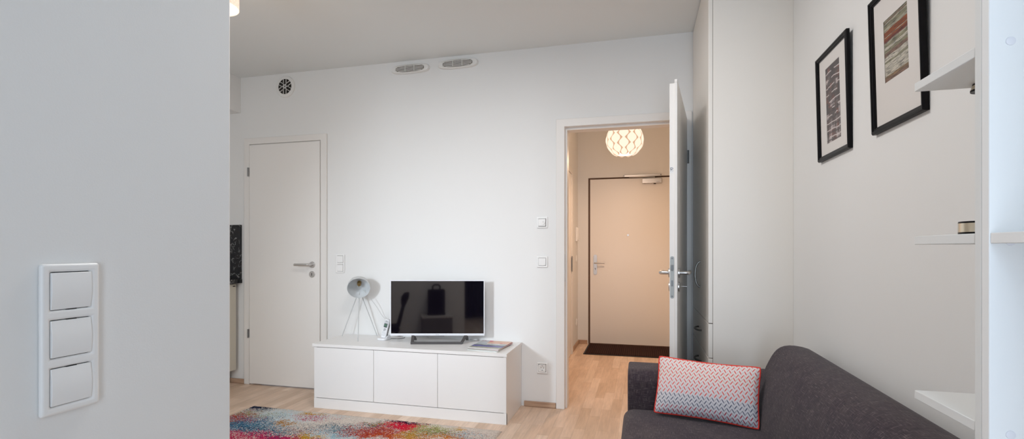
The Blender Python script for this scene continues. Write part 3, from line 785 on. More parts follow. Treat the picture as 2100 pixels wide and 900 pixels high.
# hall lamp: globe of overlapping ogee leaves
HL = (-0.153, 4.90, 2.20)
t = thing('pendant_lamp', 'round white pendant lamp of overlapping wavy leaves glowing in the hall', 'lamp', HL)
R = 0.172
prof = []
for k in range(25):
    a = -1.12 + (2.35) * k / 24
    prof.append((R * 0.965 * math.cos(a), R * 0.90 * math.sin(a)))
MB().lathe([(0, prof[0][1])] + prof, 56).build('inner_shade', M['leafwhite'], t)
MB().cyl((0, 0, R * 0.8), (0, 0, CEIL - HL[2]), 0.012, seg=12).build('stem', M['white'], t)
MB().lathe([(0, CEIL - HL[2] - 0.03), (0.05, CEIL - HL[2] - 0.03), (0.055, CEIL - HL[2])], 24).build('ceiling_rose', M['white'], t)
def leaf(lat, lon, hl, wl, lo_w, mid_w, lift, m_, name, parent, ex, puff):
    m = MB(); rows = 14; A = []
    for k in range(rows + 1):
        y = (k / rows - 0.5) * 2
        wd = lo_w + (mid_w - lo_w) * (0.5 * (1 + math.cos(PI * y))) ** ex
        la = max(-1.15, min(1.25, lat + hl * y)); ring = []
        for j in (-1, -0.6, -0.2, 0.2, 0.6, 1):
            lo = lon + wl * wd * j
            rr = R * (lift + puff * (1 - abs(j)) * wd)
            ring.append(m.bm.verts.new((rr * math.cos(la) * math.cos(lo), rr * math.cos(la) * math.sin(lo), rr * 0.93 * math.sin(la))))
        A.append(ring)
    for a, b in zip(A, A[1:]):
        for j in range(5): m.bm.faces.new((a[j], a[j + 1], b[j + 1], b[j]))
    bmesh.ops.remove_doubles(m.bm, verts=m.bm.verts[:], dist=1e-5)
    return m.build(name, m_, parent)
NL = 7
for r_ in range(7):
    la = -0.93 + 0.30 * r_
    for k in range(NL):
        lon = 2 * PI * (k + 0.5 * (r_ % 2)) / NL - PI / 2 - 0.02
        body = leaf(la, lon, 0.30, PI / NL, 0.12, 0.60, 1.016, M['leafbright'], 'leaf_panel', t, 0.62, 0.055)
        leaf(la, lon, 0.29, PI / NL, 0.08, 0.95, 1.006, M['leafdim'], 'leaf_shadow_side', body, 0.55, 0.030)  # dim tan crescent: shading between the leaves put into the colour
# ------------------------------------------------------------------ tv bench
t = thing('tv_bench', 'long low white bench with three fronts under the television', 'tv bench')
BX0, BX1, BY0, BY1 = -2.321, -0.862, 3.195, WY - 0.003
box_obj('bench_top', (-2.334, BY0 - 0.004, 0.448), (-0.858, BY1, 0.470), M['bench'], t, 0.0015)
box_obj('side_panel', (BX0, BY0 + 0.003, 0), (BX0 + 0.019, BY1, 0.4475), M['bench'], t, 0.001)
box_obj('side_panel', (BX1 - 0.019, BY0 + 0.003, 0), (BX1, BY1, 0.4475), M['bench'], t, 0.001)
box_obj('back_panel', (BX0 + 0.02, BY1 - 0.02, 0.02), (BX1 - 0.02, BY1 - 0.002, 0.447), M['gap'], t, 0)
box_obj('inner_shelf', (BX0 + 0.02, BY0 + 0.022, 0.078), (BX1 - 0.02, BY1 - 0.022, 0.09), M['gap'], t, 0)
xs = [BX0, -1.836, -1.350, BX1 ]
for a, b in zip(xs, xs[1:]):
    box_obj('bench_door', (a + 0.0015, BY0, 0.078), (b - 0.0015, BY0 + 0.019, 0.4445), M['bench'], t, 0.001)
box_obj('plinth', (BX0, BY0 + 0.0005, 0), (BX1, BY0 + 0.019, 0.0735), M['bench'], t, 0.001)
BT = 0.470
# ------------------------------------------------------------------ television (faces the camera side)
cxx, cyy = math.cos(YAW), math.sin(YAW)
def axis_pt(xc, zc): return (xc * cxx - zc * cyy, xc * cyy + zc * cxx)
tx, ty = axis_pt(-0.550, 3.700)
t = thing('television', 'flat television with silver bezel and dark screen on the white bench', 'television', (tx, ty, BT), YAW)
W2, Z0, Z1 = 0.349, 0.053, 0.463
MB().plate([-W2, -W2 + 0.0075, W2 - 0.0075, W2], [Z0, Z0 + 0.0165, Z1 - 0.0075, Z1], {(1, 1)}, -0.006, 0.012).build('bezel', M['silver'], t, 0.002)
box_obj('screen', (-W2 + 0.0077, -0.0035, Z0 + 0.0167), (W2 - 0.0077, 0.010, Z1 - 0.0077), M['screenglass'], t, 0)
m = MB(); m.prism([(-W2 + 0.003, Z0 + 0.002), (W2 - 0.003, Z0 + 0.002), (W2 - 0.003, Z1 - 0.003), (-W2 + 0.003, Z1 - 0.003)], 'y', 0.012, 0.024)
bk = m.build('back_cover', M['tvback'], t, 0.002)
box_obj('rear_hump', (-0.24, 0.024, Z0 + 0.02), (0.24, 0.052, Z0 + 0.24), M['tvback'], t, 0.008)
box_obj('sensor_bar', (-0.16, -0.004, Z0 - 0.004), (0.05, 0.008, Z0 + 0.001), M['stand'], t, 0.001)
box_obj('logo_plate', (-0.012, -0.0066, Z0 + 0.006), (0.012, -0.006, Z0 + 0.010), M['key'], t, 0)
# stand: two splayed leg frames joined by a front bar
def leg_bar(m, p, q, w, tk):
    p, q = Vector(p), Vector(q); d_ = (q - p).normalized(); s_ = Vector((1, 0, 0)); n_ = d_.cross(s_).normalized()
    vs = []
    for e in (p, q): vs.append(m.verts([e + s_ * (w / 2) * a + n_ * (tk / 2) * b for a, b in ((-1, -1), (1, -1), (1, 1), (-1, 1))]))
    A, B = vs
    m.bm.faces.new(A[::-1]); m.bm.faces.new(B)
    for i in range(4): m.bm.faces.new((A[i], A[(i + 1) % 4], B[(i + 1) % 4], B[i]))
for x, xt in ((-0.176, -0.180), (0.181, 0.212)):
    m = MB(); leg_bar(m, (x, -0.054, 0.006), (xt, 0.004, Z0 + 0.004), 0.021, 0.012)
    m.build('stand_leg', M['stand'], t, 0.001)
    m = MB(); leg_bar(m, (xt - 0.002, 0.100, 0.006), (xt, 0.010, Z0 + 0.004), 0.021, 0.010)
    m.build('stand_leg', M['stand'], t, 0.001)
m = MB(); m.prism([(-0.187, 0.0), (0.186, 0.0), (0.196, 0.017), (-0.187, 0.017)], 'y', -0.060, -0.046)
m.build('stand_bar', M['stand'], t, 0.0012)

# ------------------------------------------------------------------ tripod lamp
hx, hy = axis_pt(-1.192, 3.90)
t = thing('tripod_lamp', 'small grey-white tripod lamp with bell shade beside the television', 'lamp', (-2.13, 3.475, BT + 0.0015))
hz = 0.385
def L2(x, y, z): return (x + 2.13, y - 3.475, z)
ax = Vector((0.475, -0.88, -0.44)).normalized()   # opening direction
rotm = Vector((0, 0, 1)).rotation_difference(ax).to_matrix().to_4x4()
hc = Vector((hx + 2.13, hy - 3.475, hz))
TM = Matrix.Translation(hc) @ rotm
prof = [(0.0865, 0.0), (0.0872, -0.004), (0.0850, -0.028), (0.080, -0.050), (0.068, -0.074), (0.050, -0.092), (0.030, -0.102), (0.0, -0.106)]
inn = [(r - 0.0016 if r > 0.002 else 0.0, z + (0.0012 if r < 0.06 else 0)) for r, z in prof]
m = MB(); m.lathe(prof, 48, TM); m.build('lamp_shade', M['lampmetal'], t)
m = MB(); m.lathe([(0.0865, 0.0003)] + [(r, z + 0.0006) for r, z in inn], 48, TM); m.build('shade_lining', M['lampin'], t)
m = MB(); m.lathe([(0, -0.099), (0.017, -0.099), (0.017, -0.072), (0.0145, -0.062), (0.0, -0.062)], 20, TM); m.build('socket', M['brass'], t)
m = MB(); pts = [(0.0, 0.0)] ; bp_ = []
for k in range(17):
    a = -PI / 2 + PI * k / 16; bp_.append((0.026 * math.cos(a) if 0 < k < 16 else 0.0, -0.026 + 0.027 * math.sin(a)))
bp_ = [(0.0, -0.062), (0.013, -0.060)] + bp_[3:]
m.lathe(bp_, 28, TM); m.build('bulb', M['glass'], t)
m = MB(); m.cyl(TM @ Vector((0, 0, -0.06)), TM @ Vector((0, 0, -0.022)), 0.0025, 0.0015, 8); m.build('filament', M['brass'], t)
down = (ax * ax.z - Vector((0, 0, 1))).normalized()
back = hc - ax * 0.072 + down * 0.079
m = MB(); m.lathe([(0, 0.0), (0.012, 0.0), (0.012, -0.016), (0, -0.016)], 20, Matrix.Translation(back + Vector((0, 0, 0.010)))); m.build('tripod_hub', M['lampmetal'], t, 0.002)
for fx, fy in ((-2.298, 3.515), (-2.054, 3.349), (-2.040, 3.604)):
    f = Vector(L2(fx, fy, 0.0)); top = back + Vector(((f.x - back.x) * 0.07, (f.y - back.y) * 0.07, 0))
    d_ = (top - f); MB().cyl(f, top, 0.0033, 0.0033, 10).build('leg', M['lampmetal'], t)
# cord from the shade down behind the telephone
ctl = [hc - ax * 0.09 + Vector((0.03, 0, -0.05)), Vector(L2(-2.040, 3.575, 0.25)), Vector(L2(-1.985, 3.60, 0.155)), Vector(L2(-1.90, 3.612, 0.085)), Vector(L2(-1.83, 3.614, 0.055)), Vector(L2(-1.70, 3.614, 0.04)), Vector(L2(-1.60, 3.613, 0.003))]
def smooth_path(P, n=8):
    out = []
    for i in range(len(P) - 1):
        p0, p1, p2, p3 = P[max(i - 1, 0)], P[i], P[i + 1], P[min(i + 2, len(P) - 1)]
        for k in range(n):
            s = k / n
            out.append(0.5 * ((2 * p1) + (-p0 + p2) * s + (2 * p0 - 5 * p1 + 4 * p2 - p3) * s * s + (-p0 + 3 * p1 - 3 * p2 + p3) * s ** 3))
    out.append(P[-1]); return out
MB().tube(smooth_path(ctl), 0.0018, 8).build('power_cord', M['cable'], t)

# ------------------------------------------------------------------ telephone
t = thing('cordless_phone', 'white cordless telephone standing in its charging cradle left of the television', 'telephone', (-1.900, 3.462, BT), YAW - 0.50)
m = MB(); m.prism(rrect(0.082, 0.085, 0.022, 6), 'z', 0, 0.016)
base = m.build('cradle', M['phone'], t, 0.006, seg=3)
m = MB(); m.prism([(-0.010, 0.014), (0.040, 0.014), (0.040, 0.030), (0.028, 0.036), (0.006, 0.030)], 'x', -0.030, 0.030)
m.build('cradle_rest', M['phone'], t, 0.004)
hs = link('handset', None, t, (0.0, -0.004, 0.016), (math.radians(-13), math.radians(7), 0))
m = MB(); m.prism(rrect(0.044, 0.142, 0.012, 6, 0, 0.071), 'y', -0.011, 0.004); m.build('handset_front', M['phone'], hs, 0.003)
m = MB(); m.prism(rrect(0.045, 0.143, 0.012, 6, 0, 0.071), 'y', 0.004, 0.013); m.build('handset_back', M['stand'], hs, 0.003)
m = MB(); m.prism(rrect(0.036, 0.050, 0.006, 4, 0, 0.105), 'y', -0.0122, -0.0105); m.build('handset_fascia', M['phonesilver'], hs)
box_obj('lcd_screen', (-0.0155, -0.0128, 0.078), (0.0155, -0.0120, 0.108), M['darkkey'], hs, 0)
box_obj('lcd_area', (-0.0125, -0.0131, 0.083), (0.0130, -0.0127, 0.105), M['lcd'], hs, 0)
m = MB(); m.prism(rrect(0.030, 0.022, 0.010, 5, 0, 0.062), 'y', -0.0122, -0.0105); m.build('navigation_key', M['phonesilver'], hs)
m = MB(); m.prism(rrect(0.010, 0.004, 0.0018, 4, 0.002, 0.065), 'y', -0.0128, -0.0118); m.build('select_key', M['darkkey'], hs)
m = MB(); m.prism(rrect(0.010, 0.003, 0.0014, 4, -0.004, 0.055), 'y', -0.0128, -0.0108); m.build('end_key', M['darkkey'], hs)
m = MB(); m.prism(rrect(0.012, 0.003, 0.0014, 4, 0, 0.126), 'y', -0.0128, -0.0118); m.build('earpiece', M['darkkey'], hs)
for r_ in range(4):
    for c_ in range(3):
        m = MB(); m.prism(rrect(0.0085, 0.0055, 0.002, 3, -0.0115 + 0.0115 * c_, 0.017 + 0.0088 * r_), 'y', -0.0118, -0.0105); m.build('number_key', M['key'], hs)
MB().tube(smooth_path([Vector((0.030, 0.040, 0.006)), Vector((0.060, 0.062, 0.0035)), Vector((0.085, 0.090, 0.0035)), Vector((0.090, 0.125, 0.0035)), Vector((0.075, 0.150, 0.0035))]), 0.0022, 8).build('phone_cord', M['darkkey'], t)

# ------------------------------------------------------------------ magazines
def cover_top():
    m = mat('magazine_cover_landscape', (0.6, 0.5, 0.5), 0.3, spec=0.5); g = NT(m)
    s = g.sep(g.n('ShaderNodeTexCoord').outputs['UV']); u, v = s[0], s[1]
    wob = g.noise(g.comb(g.math('MULTIPLY', u, 3.0), g.math('MULTIPLY', v, 2.0)), 2.0, 4)
    vv = g.math('ADD', v, g.math('MULTIPLY', g.math('SUBTRACT', wob.outputs['Fac'], 0.5), 0.16))
    c = g.ramp(vv, [(0, (0.62, 0.58, 0.56)), (0.08, (0.30, 0.33, 0.22)), (0.20, (0.10, 0.085, 0.34)), (0.36, (0.07, 0.08, 0.07)), (0.44, (0.42, 0.47, 0.50)), (0.62, (0.50, 0.53, 0.56))], 'CONSTANT')
    # peach panel in the upper right, pink corner
    k = g.math('MULTIPLY', g.math('GREATER_THAN', u, 0.30), g.math('GREATER_THAN', v, 0.62))
    c = g.mix(k, c, (0.70, 0.40, 0.27))
    k = g.math('MULTIPLY', g.math('MULTIPLY', g.math('GREATER_THAN', u, 0.26), g.math('LESS_THAN', u, 0.38)), g.math('GREATER_THAN', v, 0.88))
    c = g.mix(k, c, (0.62, 0.05, 0.16))
    tx = g.noise(g.comb(g.math('MULTIPLY', u, 60.0), g.math('MULTIPLY', v, 10.0)), 1.0, 1)
    k = g.math('MULTIPLY', g.math('GREATER_THAN', tx.outputs['Fac'], 0.54), g.math('MULTIPLY', g.math('GREATER_THAN', v, 0.86), g.math('LESS_THAN', v, 0.97)))
    k = g.math('MULTIPLY', k, g.math('LESS_THAN', u, 0.24)); c = g.mix(k, c, (0.35, 0.02, 0.08))
    k = g.math('MULTIPLY', g.math('MULTIPLY', g.math('GREATER_THAN', tx.outputs['Fac'], 0.5), g.math('GREATER_THAN', v, 0.55)), g.math('LESS_THAN', v, 0.63))
    k = g.math('MULTIPLY', k, g.math('MULTIPLY', g.math('GREATER_THAN', u, 0.33), g.math('LESS_THAN', u, 0.8))); c = g.mix(k, c, (0.85, 0.80, 0.76))
    k = g.math('MULTIPLY', g.math('MULTIPLY', g.math('GREATER_THAN', u, 0.72), g.math('LESS_THAN', u, 0.80)), g.math('MULTIPLY', g.math('GREATER_THAN', v, 0.66), g.math('LESS_THAN', v, 0.73)))
    c = g.mix(k, c, (0.62, 0.05, 0.06))
    g.link(c, g.b.inputs['Base Color']); return m
M['cover1'] = cover_top()
M['cover2'] = mat('magazine_cover_red', (0.45, 0.05, 0.06), 0.35)
M['cover3'] = mat('magazine_cover_green', (0.25, 0.30, 0.22), 0.35)
M['cover4'] = mat('magazine_cover_white', (0.72, 0.76, 0.77), 0.35)
def uv_box_top(o, x0, x1, y0, y1):
    me = o.data; uv = me.uv_layers.new(name='UVMap')
    for p in me.polygons:
        for li in p.loop_indices:
            co = me.vertices[me.loops[li].vertex_index].co
            uv.data[li].uv = ((co.x - x0) / (x1 - x0), (co.y - y0) / (y1 - y0))
mags = [ # dx, dy, rot, thickness, material, label
    (0.004, -0.006, -0.06, 0.0050, 'cover4', 'bottom magazine of the pile on the bench, pale cover edge'),
    (-0.006, -0.002, 0.05, 0.0045, 'cover3', 'second magazine from the bottom of the pile, green cover edge'),
    (0.003, 0.003, -0.02, 0.0050, 'cover2', 'magazine with red cover edge just under the topmost one of the pile'),
    (0.000, 0.000, 0.015, 0.0040, 'cover1', 'topmost magazine of the pile, peach title panel over blue landscape'),
]
z = BT + 0.0002
for dx, dy, rt, th, mt, lb in mags:
    r = thing('magazine', lb, 'magazine', (-1.026 + dx, 3.378 + dy, z), math.radians(-5) + rt, 'magazines piled on the bench')
    w, h = 0.225, 0.285
    pg = box_obj('pages', (-w / 2 + 0.001, -h / 2 + 0.001, 0.0004), (w / 2 - 0.001, h / 2 - 0.001, th - 0.0004), M['paper'], r, 0)
    m = MB(); m.box((-w / 2, -h / 2, th - 0.0004), (w / 2, h / 2, th)); cv = m.build('front_cover', M[mt], r, smooth=False); uv_box_top(cv, -w / 2, w / 2, -h / 2, h / 2)
    m = MB(); m.box((-w / 2, -h / 2, 0), (w / 2, h / 2, 0.0004)); m.build('back_cover', M[mt], r, smooth=False)
    z += th + 0.0006

# ------------------------------------------------------------------ rug and doormat
def rug():
    me = bmesh.new()
    # local frame: origin at the far left corner
    W, Hh = 1.905, 1.28; nx, ny = 150, 100
    g = []
    for j in range(ny + 1):
        row = []
        for i in range(nx + 1):
            x = W * i / nx; y = -Hh * j / ny
            e = min(x, W - x, -y, Hh + y)
            zz = 0.011 * (1 - math.exp(-max(e, 0) / 0.006)) + random.uniform(-0.0008, 0.0008) + 0.001
            row.append(me.verts.new((x + random.uniform(-.002, .002), y + random.uniform(-.002, .002), zz)))
        g.append(row)
    for j in range(ny):
        for i in range(nx): me.faces.new((g[j][i], g[j + 1][i], g[j + 1][i + 1], g[j][i + 1]))
    bnd = [g[0][i] for i in range(nx + 1)] + [g[j][nx] for j in range(1, ny + 1)] + [g[ny][i] for i in range(nx - 1, -1, -1)] + [g[j][0] for j in range(ny - 1, 0, -1)]
    low = [me.verts.new((v.co.x, v.co.y, 0.0)) for v in bnd]
    for i in range(len(bnd)):
        j = (i + 1) % len(bnd); me.faces.new((bnd[j], bnd[i], low[i], low[j]))
    mb = MB(); mb.bm.free(); mb.bm = me
    o = mb.build('rug', M['rug'], angle=80)
    o.location = (-2.762, 3.104, 0.0); o.rotation_euler = (0, 0, math.radians(-1.0))
    tag(o, 'multicoloured abstract rug on the oak floor before the white bench', 'rug')
rug()
t = thing('doormat', 'dark brown ribbed doormat at the entrance door', 'doormat', (-0.622, 6.175, 0))
m = MB(); m.prism([(0, 0), (0, -0.615), (1.05, -0.615), (1.05, 0)], 'z', 0, 0.007); m.build('border', M['blackmatt'], t, 0.002)
m = MB(); m.box((0.02, -0.595, 0.0065), (1.03, -0.02, 0.011)); m.build('ribbed_pile', M['mat'], t, 0.002)

# ------------------------------------------------------------------ wardrobe
t = thing('wardrobe', 'tall white built-in wardrobe standing between the open door and the right wall', 'wardrobe')
YN, YF = 2.818, WY - 0.004
box_obj('carcass', (0.3652, YN, 0.0), (0.7468, YF, CEIL - 0.003), M['ward'], t, 0.001)
fr = lambda z0, z1: (( 0.3425, YN - 0.0005, z0), (0.3635, YF, z1))
dd = box_obj('wardrobe_door', *fr(0.771, CEIL - 0.006), M['ward'], t, 0.0012)
d1 = box_obj('drawer_front', *fr(0.588, 0.767), M['ward'], t, 0.0012)
d2 = box_obj('drawer_front', *fr(0.404, 0.584), M['ward'], t, 0.0012)
d3 = box_obj('drawer_front', *fr(0.06, 0.400), M['ward'], t, 0.0012)
box_obj('gap_strip', (0.3636, YN + 0.002, 0.06), (0.3651, YF - 0.002, CEIL - 0.01), M['gapshade'], t, 0)
box_obj('plinth', (0.350, YN, 0.0), (0.3650, YF, 0.058), M['ward'], t, 0.001)
def bow(parent, c, horiz):
    pts = []
    for k in range(13):
        a = PI * k / 12; s_ = 0.076 * math.cos(a); out = 0.030 * math.sin(a)
        pts.append((0.3425 + 0.002 - out - (0.002 if 0 < k < 12 else 0), c[0] + (s_ if horiz else 0), c[1] + (0 if horiz else s_)))
    MB().tube(pts, 0.0056, 10).build('bow_handle', M['satin'] if not horiz else M['steeldark'], parent)
bow(dd, (3.19, 1.010), False); bow(d1, (3.20, 0.685), True); bow(d2, (3.20, 0.505), True); bow(d3, (3.20, 0.26), True)

# ------------------------------------------------------------------ pictures on the right wall (local x runs towards the camera)
def picture(name, label, y_far, y_near, z0, hgt, art_mat, ax0, ax1, az0, az1, lean):
    w = y_far - y_near
    root = thing(name, label, 'picture', (0.7467, (y_far + y_near) / 2, z0), -PI/2, None, 0)
    root.rotation_euler = (0, 0, -PI/2)
    root.rotation_mode = 'XYZ'
    tilt = link('backing_board', None, root); bpy.data.objects.remove(tilt)
    # lean the whole picture forward about its bottom edge
    root.matrix_world = Matrix.Translation((0.7462, (y_far + y_near) / 2, z0)) @ Matrix.Rotation(-PI/2, 4, 'Z') @ Matrix.Rotation(lean, 4, 'X')
    fw = 0.020; dpt = 0.0155
    # moulded frame: profile swept round the rectangle
    prof = [(0.0, 0.0), (0.0, -0.011), (0.004, -dpt), (0.009, -dpt + 0.0005), (0.0105, -0.0125), (0.0165, -0.0115), (0.0175, -0.009), (fw, -0.008), (fw, 0.0)]
    m = MB(); rings = []
    cor = [(-w/2, 0, 1, 1), (w/2, 0, -1, 1), (w/2, hgt, -1, -1), (-w/2, hgt, 1, -1)]
    for (cx, cz, sx, sz) in cor: rings.append(m.verts([(cx + sx * a, b, cz + sz * a) for a, b in prof]))
    n = len(prof)
    for i in range(4):
        A, B = rings[i], rings[(i + 1) % 4]
        for k in range(n): m.bm.faces.new((A[k], A[(k + 1) % n], B[(k + 1) % n], B[k]))
    m.build('frame', M['black'], root, angle=25)
    # mat board with a window, print and glass
    x0, x1 = -w/2 + fw - 0.002, w/2 - fw + 0.002
    mb = MB().plate([x0, ax0, ax1, x1], [fw - 0.002, az0, az1, hgt - fw + 0.002], {(1, 1)}, -0.0045, -0.003).build('mat_board', M['mat_board'], root, 0.0004)
    m = MB(); v = m.verts([(ax0 - 0.003, -0.0028, az0 - 0.003), (ax1 + 0.003, -0.0028, az0 - 0.003), (ax1 + 0.003, -0.0028, az1 + 0.003), (ax0 - 0.003, -0.0028, az1 + 0.003)])
    f = m.bm.faces.new(v); 
    v2 = m.verts([(ax0 - 0.003, -0.0015, az0 - 0.003), (ax1 + 0.003, -0.0015, az0 - 0.003), (ax1 + 0.003, -0.0015, az1 + 0.003), (ax0 - 0.003, -0.0015, az1 + 0.003)])
    m.bm.faces.new(v2[::-1])
    for i in range(4): m.bm.faces.new((v[(i + 1) % 4], v[i], v2[i], v2[(i + 1) % 4]))
    pr_ = m.build('print', art_mat, root, smooth=False)
    uv = pr_.data.uv_layers.new(name='UVMap')
    for p in pr_.data.polygons:
        for li in p.loop_indices:
            co = pr_.data.vertices[pr_.data.loops[li].vertex_index].co
            uv.data[li].uv = ((co.x - ax0) / (ax1 - ax0), (co.z - az0) / (az1 - az0))
    box_obj('glass_pane', (x0, -0.0075, fw - 0.002), (x1, -0.0060, hgt - fw + 0.002), M['arglass'], root, 0)
    box_obj('back_panel', (x0, -0.0012, fw - 0.002), (x1, -0.0002, hgt - fw + 0.002), M['darkwood'], root, 0)
    return root
picture('framed_picture', 'left black-framed picture with a tall grey plaid print, nearer the wardrobe', 2.407, 2.078, 1.530, 0.437, M['plaid'], -0.078, 0.070, 0.062, 0.368, 0.024)
picture('framed_picture', 'right black-framed picture with a banded rust and olive print, partly behind the top shelf', 1.890, 1.576, 1.533, 0.432, M['strata'], -0.076, 0.068, 0.145, 0.336, 0.027)

# ------------------------------------------------------------------ shelving at the right edge
XS, XW = 0.5144, 0.746
t = thing('end_shelf', 'white open end shelf with three short boards on its far side against the right wall', 'shelf', (0, 0, 0))
box_obj('side_panel', (XS, 0.9415, 0), (XW, 0.958, 2.35), M['shelf'], t, 0.0012)
for z in (0.8700, 1.1690, 1.4660):
    box_obj('shelf_board', (XS + 0.0005, 0.9585, z), (XW, 1.141, z + 0.0162), M['shelf'], t, 0.001)
t = thing('bookcase', 'tall white bookcase nearest the camera at the right edge, with round screw caps', 'bookcase')
box_obj('side_panel', (XS, 0.9235, 0), (XW, 0.9412, 2.35), M['book'], t, 0.0012)
box_obj('shelf_board', (XS + 0.0015, 0.25, 1.1688), (XW, 0.9233, 1.1850), M['book'], t, 0.001)
box_obj('shelf_board', (XS + 0.0015, 0.25, 0.10), (XW, 0.9233, 0.1162), M['book'], t, 0.001)
box_obj('side_panel', (XS, 0.232, 0), (XW, 0.2497, 2.35), M['book'], t, 0.0012)
for z in (0.879, 1.1718, 1.4750):
    m = MB(); m.lathe([(0, 0), (0.0066, 0), (0.0062, 0.0013), (0.004, 0.0019), (0, 0.002)], 20, Matrix.Translation((0.5414, 0.9235, z)) @ Ry)
    m.build('screw_cap', M['cap'], t)
def puck(name, label, cat, loc, r, h, flip=False):
    t = thing(name, label, cat, loc)
    s = 1
    MB().lathe([(0, 0), (r * 0.985, 0), (r, 0.001), (r, 0.0035), (0, 0.0035)], 40).build('rim', M['black'], t)
    MB().lathe([(0, 0.0035), (r * 1.0, 0.0035), (r * (0.86 if flip else 1.0), h - 0.003), (0, h - 0.003)], 40).build('band', M['gold'], t)
    MB().lathe([(0, h - 0.003), (r * (0.86 if flip else 1.0), h - 0.003), (r * (0.84 if flip else 0.985), h), (0, h)], 40).build('rim', M['black'], t)
    return t
puck('puck_lamp', 'flat gold puck lamp with black rims standing on the middle shelf board', 'lamp', (0.560, 1.010, 1.1853), 0.037, 0.0215)
t = puck('puck_lamp', 'gold puck lamp with black rims fixed under the top shelf board', 'lamp', (0.613, 1.111, 1.4512), 0.0210, 0.0148, True)

# ------------------------------------------------------------------ sofa
def uv_planar_auto(o, s=1.0):
    me = o.data; uv = me.uv_layers.new(name='UVMap')
    for p in me.polygons:
        n = p.normal; a = max(range(3), key=lambda i: abs(n[i]))
        for li in p.loop_indices:
            c = me.vertices[me.loops[li].vertex_index].co
            uv.data[li].uv = {0: (c.y, c.z), 1: (c.x, c.z), 2: (c.y, c.x)}[a]
def rounded_block(name, a, b, r, m, parent, n=5, puff=0.0, sub=0):
    """box with generously rounded edges; puff swells the faces"""
    mb = MB(); mb.box(a, b)
    bmesh.ops.bevel(mb.bm, geom=mb.bm.edges[:], offset=r, offset_type='OFFSET', segments=n, profile=0.5, affect='EDGES')
    if puff:
        bmesh.ops.subdivide_edges(mb.bm, edges=[e for e in mb.bm.edges if e.calc_length() > 0.2], cuts=6, use_grid_fill=True)
        cx, cy, cz = [(a[i] + b[i]) / 2 for i in range(3)]; sx, sy, sz = [abs(a[i] - b[i]) / 2 for i in range(3)]
        for v in mb.bm.verts:
            u, w_ = (v.co.x - cx) / sx, (v.co.y - cy) / sy
            if v.co.z > cz: v.co.z += puff * (1 - u ** 4) * (1 - w_ ** 4)
    o = mb.build(name, m, parent, angle=180); uv_planar_auto(o); return o
SY0, SY1 = 1.02, 2.640
t = thing('sofa', 'charcoal grey fabric two-seat sofa along the right wall', 'sofa')
def armrest(ya, yb, ra, rb):
    zt, z0 = 0.590, 0.10; pts = [(ya, z0)]
    for k in range(9):
        a = PI - PI / 2 * k / 8; pts.append((ya + ra + ra * math.cos(a), zt - ra + ra * math.sin(a)))
    for k in range(9):
        a = PI / 2 - PI / 2 * k / 8; pts.append((yb - rb + rb * math.cos(a), zt - rb + rb * math.sin(a)))
    pts.append((yb, z0))
    m = MB(); m.prism(pts, 'x', -0.062, 0.700)
    o = m.build('armrest', M['sofa'], t, 0.010, 3, angle=50); uv_planar_auto(o)
armrest(2.415, SY1, 0.060, 0.028)
armrest(SY0, 1.165, 0.028, 0.060)
rounded_block('sofa_base', (-0.050, 1.170, 0.10), (0.70, 2.410, 0.26), 0.015, M['sofa'], t, 2)
seat = rounded_block('seat_cushion', (-0.080, 1.170, 0.262), (0.52, 2.412, 0.424), 0.045, M['sofa'], t, 5, 0.010)
# backrest: leaning rounded profile swept along the wall, ends pulled in
prof = [(0.445, 0.27), (0.468, 0.42), (0.488, 0.52), (0.507, 0.60), (0.528, 0.655), (0.550, 0.702), (0.569, 0.730), (0.596, 0.748), (0.640, 0.750), (0.690, 0.741), (0.720, 0.716), (0.734, 0.68), (0.738, 0.60), (0.738, 0.27)]
mb = MB(); rings = []; ys = []
YA, YB = 1.172, 2.425
for k in range(41):
    s = k / 40; ys.append(YA + (YB - YA) * s)
ccx, ccz = 0.62, 0.50
for y in ys:
    e = min(y - YA, YB - y)
    f = 1.0 - 0.05 * max(0.0, 1 - e / 0.05) ** 2.2
    bulge = 0.012 * min(1, e / 0.25)
    ring = []
    for i, (x, z) in enumerate(prof):
        xx = ccx + (x - ccx) * (0.35 + 0.65 * f) ; zz = 0.27 + (z - 0.27) * (0.5 + 0.5 * f)
        if 0 < i < 7: xx -= bulge * math.sin(PI * i / 7)
        ring.append(mb.bm.verts.new((xx, y, zz)))
    rings.append(ring)
for A, B in zip(rings, rings[1:]):
    for i in range(len(prof)): 
        j = (i + 1) % len(prof); mb.bm.faces.new((A[i], A[j], B[j], B[i]))
mb.bm.faces.new(rings[0]); mb.bm.faces.new(rings[-1][::-1])
o = mb.build('backrest', M['sofa'], t, subsurf=1, angle=180)
uv = o.data.uv_layers.new(name='UVMap')
arc = [0]
for (x0, z0), (x1, z1) in zip(prof, prof[1:]): arc.append(arc[-1] + math.hypot(x1 - x0, z1 - z0))
npf = len(prof)
for p in o.data.polygons:
    for li in p.loop_indices:
        vi = o.data.loops[li].vertex_index
        uv.data[li].uv = (o.data.vertices[vi].co.y, arc[vi % npf] if vi < npf * 41 else 0)
for x, y in ((0.0, 1.12), (0.0, 2.52), (0.62, 1.12), (0.62, 2.52)):
    MB().cyl((x, y, 0.0), (x, y, 0.105), 0.018, 0.024, 16).build('leg', M['blackmatt'], t, 0.002)

